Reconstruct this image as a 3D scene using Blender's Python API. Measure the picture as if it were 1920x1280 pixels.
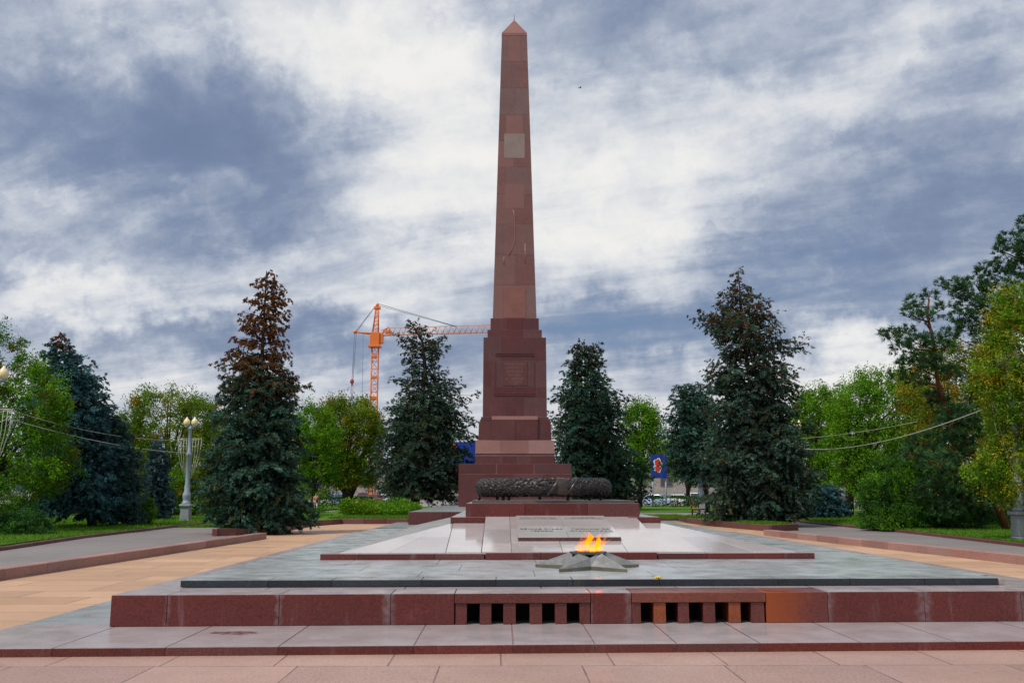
import bpy, bmesh, math, random
import numpy as np
from mathutils import Vector, Matrix

for o in list(bpy.data.objects): bpy.data.objects.remove(o)
S = bpy.context.scene
COL = S.collection
R = math.radians
random.seed(7)
rng = np.random.default_rng(11)

# ------------------------------------------------------------------ camera
F, EYE, HOR, VPX = 1750.0, 1.6, 925.0, 940.0
PITCH = math.atan((HOR - 640) / F)
YAW = math.atan((960 - VPX) / F * math.cos(PITCH))
cam = bpy.data.cameras.new("camera")
cam.sensor_width = 36.0
cam.lens = F / 1920 * 36.0
cam.clip_start = 0.1
cam.clip_end = 6000
co = bpy.data.objects.new("camera", cam)
co.location = (0, 0, EYE)
co.rotation_euler = (R(90) + PITCH, 0, -YAW)
COL.objects.link(co)
S.camera = co

def ray(px, py):
    x = (px - 960) / F
    y = -(py - 640) / F
    dy = math.cos(PITCH) - y * math.sin(PITCH)
    dz = math.sin(PITCH) + y * math.cos(PITCH)
    c, s = math.cos(-YAW), math.sin(-YAW)
    return Vector((x * c - dy * s, x * s + dy * c, dz))

def at(px, py, Y):
    d = ray(px, py)
    t = Y / d.y
    return Vector((d.x * t, Y, EYE + d.z * t))

# ------------------------------------------------------------------ sky
SUN_EL, SUN_AZ = R(58), R(228)          # high, behind the camera and to its left, veiled by cloud
W = bpy.data.worlds.new("World")
S.world = W
W.use_nodes = True
nt = W.node_tree
nt.nodes.clear()

class NB:
    """small helper to write node maths"""
    def __init__(self, tree): self.t = tree
    def n(self, typ, **kw):
        x = self.t.nodes.new(typ)
        for k, v in kw.items(): setattr(x, k, v)
        return x
    def put(self, sock, v):
        if isinstance(v, bpy.types.NodeSocket): self.t.links.new(v, sock)
        else: sock.default_value = v
    def m(self, op, a, b=0.0, c=None, clamp=False):
        x = self.n('ShaderNodeMath', operation=op)
        x.use_clamp = clamp
        self.put(x.inputs[0], a); self.put(x.inputs[1], b)
        if c is not None: self.put(x.inputs[2], c)
        return x.outputs[0]
    def v(self, op, a, b=(0, 0, 0), scale=None):
        x = self.n('ShaderNodeVectorMath', operation=op)
        self.put(x.inputs[0], a)
        self.put(x.inputs[1], b)
        if scale is not None: self.put(x.inputs['Scale'], scale)
        return x.outputs['Value'] if op in ('DOT_PRODUCT', 'LENGTH', 'DISTANCE') else x.outputs['Vector']
    def noise(self, vec, scale, detail=5, rough=0.55, dist=0.0, out='Fac', lac=2.0):
        x = self.n('ShaderNodeTexNoise')
        self.put(x.inputs['Vector'], vec)
        x.inputs['Scale'].default_value = scale
        x.inputs['Detail'].default_value = detail
        x.inputs['Roughness'].default_value = rough
        x.inputs['Distortion'].default_value = dist
        x.inputs['Lacunarity'].default_value = lac
        return x.outputs[out]
    def remap(self, v, a, b, c=0.0, d=1.0, smooth=False):
        x = self.n('ShaderNodeMapRange')
        if smooth: x.interpolation_type = 'SMOOTHSTEP'
        self.put(x.inputs['Value'], v)
        x.inputs['From Min'].default_value = a; x.inputs['From Max'].default_value = b
        x.inputs['To Min'].default_value = c; x.inputs['To Max'].default_value = d
        return x.outputs['Result']
    def mix(self, f, a, b, blend='MIX'):
        x = self.n('ShaderNodeMix', data_type='RGBA', blend_type=blend)
        self.put(x.inputs[0], f)
        self.put(x.inputs[6], a if isinstance(a, bpy.types.NodeSocket) else tuple(a) + (1,) * (4 - len(a)))
        self.put(x.inputs[7], b if isinstance(b, bpy.types.NodeSocket) else tuple(b) + (1,) * (4 - len(b)))
        return x.outputs[2]
    def ramp(self, f, stops, interp='LINEAR'):
        x = self.n('ShaderNodeValToRGB')
        r = x.color_ramp
        r.interpolation = interp
        while len(r.elements) < len(stops): r.elements.new(0.5)
        for e, (p, c) in zip(r.elements, stops):
            e.position = p
            e.color = tuple(c) + (1,) * (4 - len(c))
        self.put(x.inputs[0], f)
        return x.outputs[0]
    def comb(self, x_, y_, z_):
        x = self.n('ShaderNodeCombineXYZ')
        self.put(x.inputs[0], x_); self.put(x.inputs[1], y_); self.put(x.inputs[2], z_)
        return x.outputs[0]
    def sep(self, v):
        x = self.n('ShaderNodeSeparateXYZ')
        self.put(x.inputs[0], v)
        return x.outputs

def build_sky():
    b = NB(nt)
    tc = b.n('ShaderNodeTexCoord')
    d = b.v('NORMALIZE', tc.outputs['Generated'])
    sx, sy, sz = b.sep(d)
    # cloud deck seen in perspective: a horizontal sheet far above
    h = b.m('ADD', b.m('MAXIMUM', sz, 0.0), 0.13)
    px = b.m('DIVIDE', sx, h)
    py = b.m('DIVIDE', sy, h)
    P = b.comb(px, py, 0.0)
    warp = b.v('SUBTRACT', b.noise(d, 5.0, 6, 0.6, out='Color'), (0.5, 0.5, 0.5))
    warp2 = b.v('SUBTRACT', b.noise(d, 21.0, 6, 0.6, out='Color'), (0.5, 0.5, 0.5))
    dw = b.v('ADD', b.v('ADD', d, b.v('SCALE', warp, scale=0.24)), b.v('SCALE', warp2, scale=0.05))
    # cloud banks: (pixel x, y as seen in the photograph -> direction in the sky, half sizes, strength)
    banks = [(300, 290, 330, 170, -.40), (560, 300, 200, 120, -.26), (60, 250, 160, 120, -.10), (360, 610, 420, 60, -.22),
             (640, 660, 330, 70, -.20), (830, 335, 95, 40, -.20), (1250, 40, 380, 110, -.16), (1680, 330, 330, 150, -.16),
             (1480, 540, 360, 110, -.34), (1150, 610, 210, 55, -.30), (1880, 260, 150, 150, -.12), (1420, 110, 100, 90, -.10),
             (480, 410, 220, 45, -.10), (820, 40, 120, 40, -.12), (1000, 560, 220, 60, -.12), (330, 330, 60, 110, -.12),
             (110, 130, 160, 90, .42), (700, 120, 240, 190, .30), (780, 400, 210, 130, .34), (1200, 320, 260, 160, .32),
             (1150, 440, 200, 110, .22), (1580, 215, 170, 45, .24), (1720, 90, 150, 60, .20), (120, 560, 330, 34, .50), (1660, 670, 220, 60, .50),
             (640, 590, 180, 40, .34), (300, 40, 260, 70, .12), (860, 250, 160, 120, .20), (450, 390, 90, 30, .22),
             (300, 720, 400, 40, .12), (1300, 740, 300, 40, .20), (560, 520, 160, 40, .18), (40, 640, 200, 40, .15)]
    T = None
    for (x, y, rx, ry, w) in banks:
        c = ray(x, y).normalized()
        q = b.v('MULTIPLY', b.v('SUBTRACT', dw, tuple(c)), (F / (rx * 1.25), 1.6, F / (ry * 1.25)))
        g = b.remap(b.v('LENGTH', q), 1.25, 0.0, 0.0, w * 1.12 if w < 0 else w * 1.05, smooth=True)
        T = g if T is None else b.m('ADD', T, g)
    # streaks drawn out by the wind, two sizes of billow
    rot = b.n('ShaderNodeVectorRotate', rotation_type='Z_AXIS')
    b.put(rot.inputs['Vector'], P); rot.inputs['Angle'].default_value = R(28)
    st = b.noise(b.v('MULTIPLY', rot.outputs[0], (0.55, 1.5, 1)), 1.5, 9, 0.56, 0.9)
    bl = b.noise(b.v('ADD', P, (3.1, 7.7, 0)), 1.0, 10, 0.58, 0.6)
    fine = b.noise(b.v('MULTIPLY', rot.outputs[0], (0.7, 1.2, 1)), 6.0, 7, 0.6, 0.5)
    puff = b.noise(b.v('MULTIPLY', b.v('ADD', d, b.v('SCALE', warp2, scale=0.12)), (1, 1, 1.9)), 4.6, 12, 0.58, 0.6)
    puff2 = b.noise(b.v('MULTIPLY', d, (1, 1, 1.7)), 17.0, 10, 0.62, 0.3)
    T = b.m('ADD', T, b.remap(st, 0.25, 0.75, -0.27, 0.27))
    T = b.m('ADD', T, b.remap(bl, 0.25, 0.75, -0.10, 0.10))
    T = b.m('ADD', T, b.remap(puff, 0.25, 0.75, -0.27, 0.27))
    T = b.m('ADD', T, b.remap(puff2, 0.25, 0.75, -0.11, 0.11))
    T = b.m('ADD', T, b.remap(fine, 0.25, 0.75, -0.13, 0.13))
    T = b.m('ADD', b.m('MULTIPLY', b.m('TANH', b.m('MULTIPLY', T, 2.0)), .5), 0.575)
    cloud = b.ramp(T, [(0.05, (.165, .215, .345)), (0.20, (.235, .295, .435)), (0.40, (.37, .43, .55)), (0.58, (.535, .585, .68)),
                       (0.78, (.74, .765, .81)), (1.0, (.985, .97, .94))])
    # thin places where the blue above shows
    sky = b.n('ShaderNodeTexSky', sky_type='NISHITA')
    sky.sun_disc = False
    sky.sun_elevation = SUN_EL
    sky.sun_rotation = SUN_AZ
    blue = b.v('SCALE', sky.outputs[0], scale=0.085)
    gap = None
    for (x, y, rx, ry, w) in [(1480, 560, 330, 110, .5), (1130, 620, 240, 60, .65), (1750, 250, 260, 160, .2), (640, 700, 260, 60, .4),
                              (250, 330, 300, 160, .22), (150, 690, 200, 50, .35)]:
        c = ray(x, y).normalized()
        q = b.v('MULTIPLY', b.v('SUBTRACT', dw, tuple(c)), (F / (rx * 1.2), 1.6, F / (ry * 1.2)))
        g = b.remap(b.v('LENGTH', q), 1.25, 0.0, 0.0, w, smooth=True)
        gap = g if gap is None else b.m('ADD', gap, g)
    thin = b.m('MULTIPLY', gap, b.remap(T, 0.55, 0.05, 0.0, 1.0, smooth=True), clamp=True)
    thin = b.m('ADD', thin, 0.05)
    colr = b.mix(thin, cloud, b.mix(0.45, blue, (.13, .24, .48)))
    # warm pale band low down
    low = b.remap(sz, 0.16, 0.02, 0.0, 0.38, smooth=True)
    colr = b.mix(low, colr, (.74, .71, .70))
    bg = b.n('ShaderNodeBackground')
    b.put(bg.inputs['Color'], colr)
    bg.inputs['Strength'].default_value = 0.93
    out = b.n('ShaderNodeOutputWorld')
    nt.links.new(bg.outputs[0], out.inputs[0])
build_sky()

sun = bpy.data.lights.new("sun", 'SUN')
sun.energy = 3.3
sun.angle = R(7)
sun.color = (1.0, .95, .87)
so = bpy.data.objects.new("sun", sun)
so.rotation_euler = Vector((-math.sin(SUN_AZ) * math.cos(SUN_EL), -math.cos(SUN_AZ) * math.cos(SUN_EL), -math.sin(SUN_EL))).to_track_quat('-Z', 'Y').to_euler()
COL.objects.link(so)
S.view_settings.view_transform = 'Standard'
S.view_settings.look = 'None'
S.view_settings.exposure = 0.0
S.view_settings.gamma = 1.0
try:
    S.cycles.max_bounces = 8
    S.cycles.use_denoising = True
except Exception: pass

# ------------------------------------------------------------------ helpers: objects
def tag(o, label=None, cat=None, group=None, kind=None):
    if label: o['label'] = label
    if cat: o['category'] = cat
    if group: o['group'] = group
    if kind: o['kind'] = kind
    return o

def empty(name, loc, label, cat, rz=0, group=None):
    o = bpy.data.objects.new(name, None)
    o.empty_display_size = 0.3
    o.location = loc
    o.rotation_euler = (0, 0, rz)
    COL.objects.link(o)
    return tag(o, label, cat, group)

def link(name, me, mat, parent=None, loc=None):
    o = bpy.data.objects.new(name, me)
    COL.objects.link(o)
    if mat is not None:
        for m in (mat if isinstance(mat, (list, tuple)) else [mat]): me.materials.append(m)
    if parent is not None: o.parent = parent
    if loc is not None: o.location = loc
    return o

class MB:
    """collects shapes into one mesh"""
    def __init__(s): s.bm = bmesh.new()
    def box(s, x0, x1, y0, y1, z0, z1, bev=0.0, k=0.0, rot=None, mi=0):
        t = bmesh.new()
        vs = [t.verts.new((x, y + k * x, z)) for z in (z0, z1) for (x, y) in ((x0, y0), (x1, y0), (x1, y1), (x0, y1))]
        for f in ((3, 2, 1, 0), (4, 5, 6, 7), (0, 1, 5, 4), (1, 2, 6, 5), (2, 3, 7, 6), (3, 0, 4, 7)):
            t.faces.new([vs[i] for i in f])
        s._join(t, bev, rot, mi)
        return s
    def hexa(s, pts, bev=0.0, mi=0):
        """eight points: bottom four ccw, top four ccw"""
        t = bmesh.new()
        vs = [t.verts.new(p) for p in pts]
        for f in ((3, 2, 1, 0), (4, 5, 6, 7), (0, 1, 5, 4), (1, 2, 6, 5), (2, 3, 7, 6), (3, 0, 4, 7)):
            t.faces.new([vs[i] for i in f])
        s._join(t, bev, None, mi)
        return s
    def prism(s, poly, z0, z1, bev=0.0, mi=0):
        t = bmesh.new()
        lo = [t.verts.new((x, y, z0)) for x, y in poly]
        hi = [t.verts.new((x, y, z1)) for x, y in poly]
        t.faces.new(hi); t.faces.new(lo[::-1])
        n = len(poly)
        for i in range(n): t.faces.new((lo[i], lo[(i + 1) % n], hi[(i + 1) % n], hi[i]))
        bmesh.ops.recalc_face_normals(t, faces=t.faces[:])
        s._join(t, bev, None, mi)
        return s
    def poly(s, pts, mi=0):
        f = s.bm.faces.new([s.bm.verts.new(p) for p in pts]); f.material_index = mi
        return s
    def _join(s, t, bev, rot, mi):
        if bev > 0:
            bmesh.ops.bevel(t, geom=t.edges[:], offset=bev, segments=1, affect='EDGES', profile=0.5)
        if rot is not None: bmesh.ops.transform(t, matrix=rot, verts=t.verts[:])
        for f in t.faces: f.material_index = mi
        me = bpy.data.meshes.new("tmp")
        t.to_mesh(me); t.free()
        s.bm.from_mesh(me)
        bpy.data.meshes.remove(me)
    def tube(s, pts, rads, n=8, cap=True, mi=0):
        pts = [Vector(p) for p in pts]
        if not isinstance(rads, (list, tuple)): rads = [rads] * len(pts)
        rings = []
        up = Vector((0, 0, 1))
        for i, p in enumerate(pts):
            d = (pts[min(i + 1, len(pts) - 1)] - pts[max(i - 1, 0)]).normalized()
            a = d.cross(up if abs(d.z) < .9 else Vector((0, 1, 0))).normalized()
            c = d.cross(a)
            rings.append([s.bm.verts.new(p + (a * math.cos(2 * math.pi * j / n) + c * math.sin(2 * math.pi * j / n)) * rads[i]) for j in range(n)])
        for i in range(len(rings) - 1):
            for j in range(n):
                f = s.bm.faces.new((rings[i][j], rings[i][(j + 1) % n], rings[i + 1][(j + 1) % n], rings[i + 1][j]))
                f.smooth = True; f.material_index = mi
        if cap:
            for r in (rings[0], rings[-1]):
                try: s.bm.faces.new(r).material_index = mi
                except ValueError: pass
        return s
    def lathe(s, prof, c=(0, 0, 0), n=20, mi=0, smooth=True):
        rings = [[s.bm.verts.new((c[0] + r * math.cos(2 * math.pi * j / n), c[1] + r * math.sin(2 * math.pi * j / n), c[2] + z)) for j in range(n)] for r, z in prof]
        for i in range(len(rings) - 1):
            for j in range(n):
                f = s.bm.faces.new((rings[i][j], rings[i][(j + 1) % n], rings[i + 1][(j + 1) % n], rings[i + 1][j]))
                f.smooth = smooth; f.material_index = mi
        for r in (rings[0], rings[-1]):
            try: s.bm.faces.new(r)
            except ValueError: pass
        return s
    def ball(s, c, r, seg=12, ring=8, sc=(1, 1, 1), mi=0):
        ret = bmesh.ops.create_uvsphere(s.bm, u_segments=seg, v_segments=ring, radius=r)
        for v in ret['verts']:
            v.co = Vector((v.co.x * sc[0], v.co.y * sc[1], v.co.z * sc[2])) + Vector(c)
        for f in {f for v in ret['verts'] for f in v.link_faces}: f.smooth = True; f.material_index = mi
        return s
    def build(s, name, mat, parent=None, loc=None):
        me = bpy.data.meshes.new(name)
        bmesh.ops.recalc_face_normals(s.bm, faces=s.bm.faces[:])
        s.bm.to_mesh(me); s.bm.free()
        return link(name, me, mat, parent, loc)

def copy_tree(o, parent=None):
    c = o.copy(); COL.objects.link(c)
    if parent is not None: c.parent = parent
    for ch in list(o.children): copy_tree(ch, c)
    return c

# ------------------------------------------------------------------ helpers: materials
def new_mat(name):
    m = bpy.data.materials.new(name)
    m.use_nodes = True
    t = m.node_tree
    bs = t.nodes['Principled BSDF']
    return m, NB(t), bs

def plain(name, col, rough=.5, metal=0.0, var=.12, scale=6.0, spec=.5, bump=0.0):
    m, b, bs = new_mat(name)
    tc = b.n('ShaderNodeTexCoord')
    n = b.noise(tc.outputs['Object'], scale, 6, .6)
    c = b.mix(b.remap(n, .3, .7), [x * (1 - var) for x in col], [min(1, x * (1 + var)) for x in col])
    b.put(bs.inputs['Base Color'], c)
    bs.inputs['Metallic'].default_value = metal
    bs.inputs['Specular IOR Level'].default_value = spec
    b.put(bs.inputs['Roughness'], b.remap(n, .2, .8, max(0, rough - .08), min(1, rough + .08)))
    if bump:
        bp = b.n('ShaderNodeBump'); bp.inputs['Strength'].default_value = bump; bp.inputs['Distance'].default_value = .02
        b.put(bp.inputs['Height'], b.noise(tc.outputs['Object'], scale * 6, 5, .6))
        b.put(bs.inputs['Normal'], bp.outputs[0])
    return m

def granite(name, dark, light, rough=.22, island=.25, speck=55., stain=None, stain_amt=.25, streak=0.0, spec=.5, polish_var=.1, warm=None, pale_top=None):
    """polished granite: crystal speckle, drifts of tone, each block its own shade, run-off stains"""
    m, b, bs = new_mat(name)
    tc = b.n('ShaderNodeTexCoord')
    O = tc.outputs['Object']
    sp = b.noise(O, speck, 3, .75)
    c = b.mix(b.remap(sp, .36, .64), dark, light)
    vor = b.n('ShaderNodeTexVoronoi'); b.put(vor.inputs['Vector'], O); vor.inputs['Scale'].default_value = speck * 1.5
    fleck = b.remap(vor.outputs['Distance'], .12, .05, 0, .55)
    c = b.mix(fleck, c, [min(1, x * 2.3 + .03) for x in light])
    big = b.noise(O, .9, 6, .6)
    c = b.mix(b.remap(big, .3, .7, .0, .35), c, [x * .55 for x in dark])
    geo = b.n('ShaderNodeNewGeometry')
    isl = geo.outputs['Random Per Island']
    hsv = b.n('ShaderNodeHueSaturation')
    b.put(hsv.inputs['Color'], c)
    b.put(hsv.inputs['Value'], b.remap(isl, 0, 1, 1 - island, 1 + island))
    b.put(hsv.inputs['Saturation'], b.remap(b.m('FRACT', b.m('MULTIPLY', isl, 17.3)), 0, 1, .85, 1.12))
    c = hsv.outputs[0]
    if warm:
        c = b.mix(b.remap(b.m('FRACT', b.m('MULTIPLY', isl, 7.7)), .72, .95, 0, .6), c, warm)
    if stain:
        x, y, z = b.sep(O)
        sv = b.comb(b.m('MULTIPLY', x, 3.2), b.m('MULTIPLY', y, 3.2), b.m('MULTIPLY', z, .5))
        s1 = b.noise(sv, 1.3, 7, .65, .3)
        c = b.mix(b.remap(s1, .55, .78, 0, stain_amt, smooth=True), c, stain)
    if pale_top:
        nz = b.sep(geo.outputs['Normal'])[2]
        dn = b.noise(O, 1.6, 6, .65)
        c = b.mix(b.m('MULTIPLY', b.remap(nz, .7, .95, 0, 1), b.remap(dn, .3, .7, .78, .95)), c, pale_top)  # upward faces mixed paler: worn tops, with the sky's sheen painted in
    b.put(bs.inputs['Base Color'], c)
    rn = b.noise(O, 2.3, 6, .65)
    b.put(bs.inputs['Roughness'], b.remap(rn, .3, .7, max(.03, rough - polish_var), rough + polish_var))
    bs.inputs['Specular IOR Level'].default_value = spec
    bp = b.n('ShaderNodeBump'); bp.inputs['Strength'].default_value = .05; bp.inputs['Distance'].default_value = .01
    b.put(bp.inputs['Height'], b.noise(O, 7.0, 4, .5))
    b.put(bs.inputs['Normal'], bp.outputs[0])
    return m

def slabs(name, cols, joint, bw, bh, mortar=.008, rough=.5, offset=.37, freq=2, squash=1.0, speck=30., var=.35, spec=.4, bump=.15, rotz=0.0):
    """large paving slabs laid in rows"""
    m, b, bs = new_mat(name)
    geo = b.n('ShaderNodeNewGeometry')
    Pn = geo.outputs['Position']
    rt = b.n('ShaderNodeVectorRotate', rotation_type='Z_AXIS'); b.put(rt.inputs['Vector'], Pn); rt.inputs['Angle'].default_value = rotz
    Q = b.v('ADD', rt.outputs[0], b.v('SCALE', b.v('SUBTRACT', b.noise(Pn, .8, 2, .5, out='Color'), (.5, .5, .5)), scale=.02))
    br = b.n('ShaderNodeTexBrick')
    br.offset = offset; br.offset_frequency = freq; br.squash = squash; br.squash_frequency = 3
    b.put(br.inputs['Vector'], Q)
    br.inputs['Color1'].default_value = (0, 0, 0, 1); br.inputs['Color2'].default_value = (1, 1, 1, 1); br.inputs['Mortar'].default_value = (.5, .5, .5, 1)
    br.inputs['Scale'].default_value = 1.0
    br.inputs['Mortar Size'].default_value = mortar
    br.inputs['Mortar Smooth'].default_value = .3
    br.inputs['Brick Width'].default_value = bw
    br.inputs['Row Height'].default_value = bh
    tone = b.sep(br.outputs['Color'])[0]
    c = b.mix(b.remap(tone, .15, .85), cols[0], cols[1])
    sp = b.noise(Pn, speck, 3, .8)
    c = b.mix(b.remap(sp, .35, .65, 0, var), c, cols[2])
    sp2 = b.noise(Pn, speck * 2.7, 2, .8)
    c = b.mix(b.remap(sp2, .58, .72, 0, var), c, [x * .35 for x in cols[0]])
    big = b.noise(Pn, .35, 6, .62)
    c = b.mix(b.remap(big, .35, .7, 0, .38), c, [x * .55 for x in cols[0]])
    mid = b.noise(Pn, 2.2, 6, .65, .4)
    c = b.mix(b.remap(mid, .52, .72, 0, .36), c, [x * .55 for x in cols[1]])
    dirt = b.noise(Pn, 6.5, 7, .72, .8)
    c = b.mix(b.remap(dirt, .60, .72, 0, .40), c, [x * .45 for x in cols[0]])
    fac = br.outputs['Fac']
    c = b.mix(b.m('MULTIPLY', fac, b.remap(b.noise(Pn, 3., 3), .3, .7, .45, 1)), c, joint)
    b.put(bs.inputs['Base Color'], c)
    b.put(bs.inputs['Roughness'], b.remap(mid, .3, .7, rough - .1, rough + .1))
    bs.inputs['Specular IOR Level'].default_value = spec
    bp = b.n('ShaderNodeBump'); bp.inputs['Strength'].default_value = bump; bp.inputs['Distance'].default_value = .01
    b.put(bp.inputs['Height'], b.m('SUBTRACT', b.m('MULTIPLY', sp, .5), fac))
    b.put(bs.inputs['Normal'], bp.outputs[0])
    return m

def foliage_mat():
    m, b, bs = new_mat("foliage")
    a = b.n('ShaderNodeAttribute', attribute_name='col')
    geo = b.n('ShaderNodeNewGeometry')
    c = b.mix(b.m('MULTIPLY', geo.outputs['Random Per Island'], .35), a.outputs['Color'], b.v('SCALE', a.outputs['Color'], scale=.55))
    b.put(bs.inputs['Base Color'], c)
    bs.inputs['Roughness'].default_value = .62
    bs.inputs['Specular IOR Level'].default_value = .06
    tr = b.n('ShaderNodeBsdfTranslucent')
    b.put(tr.inputs['Color'], b.v('MULTIPLY', c, (1.3, 1.25, .7)))
    mx = b.n('ShaderNodeMixShader'); mx.inputs[0].default_value = .28
    m.node_tree.links.new(bs.outputs[0], mx.inputs[1]); m.node_tree.links.new(tr.outputs[0], mx.inputs[2])
    m.node_tree.links.new(mx.outputs[0], m.node_tree.nodes['Material Output'].inputs[0])
    return m

def bark(name, a, c):
    m, b, bs = new_mat(name)
    tc = b.n('ShaderNodeTexCoord')
    x, y, z = b.sep(tc.outputs['Object'])
    n = b.noise(b.comb(b.m('MULTIPLY', x, 9), b.m('MULTIPLY', y, 9), b.m('MULTIPLY', z, 1.6)), 1.6, 7, .7)
    b.put(bs.inputs['Base Color'], b.mix(b.remap(n, .35, .65), a, c))
    bs.inputs['Roughness'].default_value = .9
    bs.inputs['Specular IOR Level'].default_value = .15
    bp = b.n('ShaderNodeBump'); bp.inputs['Strength'].default_value = .7; bp.inputs['Distance'].default_value = .05
    b.put(bp.inputs['Height'], n); b.put(bs.inputs['Normal'], bp.outputs[0])
    return m

M = {}
M['red'] = granite('red_granite', (.066, .0105, .009), (.165, .027, .020), .24, .16, 48., (.27, .19, .20), .5, pale_top=(.40, .355, .36))
M['red_tier'] = granite('dark_red_granite', (.075, .017, .017), (.145, .036, .033), .34, .11, 20., (.19, .10, .10), .35, pale_top=(.26, .22, .22))
M['russet'] = granite('russet_granite', (.12, .030, .018), (.23, .062, .036), .26, .1, 48., (.10, .03, .03), .5)
M['rust'] = granite('rust_red_granite', (.17, .032, .008), (.30, .070, .016), .26, .22, 48., (.10, .025, .02), .5)
M['shaft'] = granite('rose_granite', (.145, .060, .053), (.21, .093, .083), .42, .07, 16., (.20, .105, .10), .45, warm=(.23, .095, .08))
M['pink'] = granite('pale_pink_granite', (.27, .115, .10), (.36, .17, .15), .4, .12, 25., (.40, .25, .24), .3)
M['cap'] = granite('copper_red_granite', (.19, .062, .048), (.26, .092, .070), .45, .1, 20.)
M['black'] = granite('black_granite', (.010, .015, .021), (.032, .042, .053), .17, .25, 60., (.11, .10, .10), .35, pale_top=(.46, .485, .495))
M['grey'] = granite('grey_granite', (.20, .205, .205), (.32, .325, .32), .24, .10, 40., (.38, .38, .38), .2, pale_top=(.42, .42, .41))
M['ledge'] = granite('brown_grey_granite', (.07, .055, .05), (.13, .105, .095), .3, .15, 40.)
M['panel'] = granite('pale_polished_granite', (.41, .365, .36), (.53, .475, .47), .10, .10, 40., (.38, .29, .29), .5, polish_var=.06)
M['plaque'] = granite('silver_granite', (.43, .415, .405), (.53, .515, .505), .11, .05, 55., (.30, .31, .31), .3, polish_var=.05)
M['starstone'] = plain('star_bronze', (.27, .265, .25), .28, .5, .2, 9.)
M['kerb'] = granite('rose_kerb_granite', (.26, .135, .115), (.40, .22, .19), .5, .15, 30., (.22, .11, .10), .4)
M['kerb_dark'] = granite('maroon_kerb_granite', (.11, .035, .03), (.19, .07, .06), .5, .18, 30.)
M['mortar'] = plain('mortar', (.33, .27, .25), .9, 0, .2, 20)
M['dark'] = plain('black_void', (.012, .011, .011), .9)
M['bronze'] = plain('patinated_bronze', (.040, .036, .036), .46, .6, .25, 14., bump=.15)
M['bronze_band'] = plain('rubbed_bronze_band', (.085, .066, .056), .34, .8, .3, 10.)
M['fol'] = foliage_mat()
M['bark'] = bark('grey_brown_bark', (.022, .017, .014), (.07, .053, .042))
M['bark_pine'] = bark('orange_pine_bark', (.07, .027, .014), (.22, .080, .036))
M['lamp_metal'] = plain('blue_grey_paint', (.27, .32, .38), .5, .2, .15, 12)
M['lamp_stone'] = granite('lamp_plinth_stone', (.20, .22, .24), (.34, .36, .38), .7, .1, 30.)
M['wire'] = plain('pale_cable', (.50, .48, .42), .6)
M['wire_dark'] = plain('dark_cable', (.10, .09, .09), .6)
M['crane'] = plain('orange_paint', (.72, .17, .025), .5, 0, .12, 3)
M['crane_red'] = plain('faded_orange_paint', (.60, .24, .12), .55, 0, .12, 3)
M['wood'] = plain('orange_wood', (.45, .13, .035), .5, 0, .25, 14)

def globe_mat():
    m, b, bs = new_mat('cream_globe_glass')
    bs.inputs['Base Color'].default_value = (.80, .66, .38, 1)
    bs.inputs['Roughness'].default_value = .3
    bs.inputs['Subsurface Weight'].default_value = .2
    return m
M['globe'] = globe_mat()

def steel(name, c):
    return plain(name, c, .25, 0, .05, 3)

# ------------------------------------------------------------------ ground
SK = 0.033       # the monument fronts run a touch off square
Z1, Z2, Z3, Z4 = .0846, .4403, .5259, .6212
M['pave_pink'] = slabs('pink_paving', ((.27, .15, .115), (.40, .235, .185), (.58, .41, .35)), (.07, .045, .035), 1.34, 1.02, .009, .42, .43, 2, .8, 34., .62)
M['pave_orange'] = slabs('orange_paving', ((.43, .255, .15), (.56, .345, .21), (.50, .33, .25)), (.19, .11, .065), 2.3, .95, .018, .6, .31, 2, .7, 25., .25)
M['pave_grey'] = slabs('grey_granite_paving', ((.27, .285, .29), (.33, .345, .35), (.37, .38, .39)), (.33, .32, .30), 1.9, 1.5, .006, .26, .4, 2, 1., 36., .4, spec=.5, bump=.04)
M['path'] = slabs('asphalt_path', ((.215, .19, .188), (.245, .225, .22), (.17, .15, .148)), (.215, .20, .20), 30., 30., .0, .8, speck=18., var=.35, spec=.3)
M['square'] = slabs('square_asphalt', ((.24, .225, .22), (.26, .245, .235), (.21, .19, .185)), (.24, .22, .22), 40., 40., .0, .85, speck=6., var=.25, spec=.2)
def lawn_mat():
    m, b, bs = new_mat('lawn')
    geo = b.n('ShaderNodeNewGeometry'); Pn = geo.outputs['Position']
    n = b.noise(Pn, 1.1, 7, .65); f = b.noise(Pn, 22., 4, .75)
    c = b.mix(b.remap(n, .35, .68), (.06, .15, .012), (.12, .24, .022))
    c = b.mix(b.remap(f, .35, .7, 0, .55), c, (.032, .085, .008))
    c = b.mix(b.remap(b.noise(Pn, .5, 4, .6), .62, .75, 0, .5), c, (.24, .20, .05))
    b.put(bs.inputs['Base Color'], c); bs.inputs['Roughness'].default_value = .9; bs.inputs['Specular IOR Level'].default_value = .1
    bp = b.n('ShaderNodeBump'); bp.inputs['Strength'].default_value = 1.; bp.inputs['Distance'].default_value = .06
    b.put(bp.inputs['Height'], f); b.put(bs.inputs['Normal'], bp.outputs[0])
    return m
M['lawn'] = lawn_mat()

def sheet(name, poly, z, mat):
    me = bpy.data.meshes.new(name)
    me.from_pydata([(x, y, z) for x, y in poly], [], [tuple(range(len(poly)))])
    me.update()
    o = link(name, me, mat)
    if me.polygons[0].normal.z < 0: me.flip_normals()
    return tag(o, kind='structure')

g = sheet('ground', [(-3000, -200), (3000, -200), (3000, 5000), (-3000, 5000)], -.012, M['square'])
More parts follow.
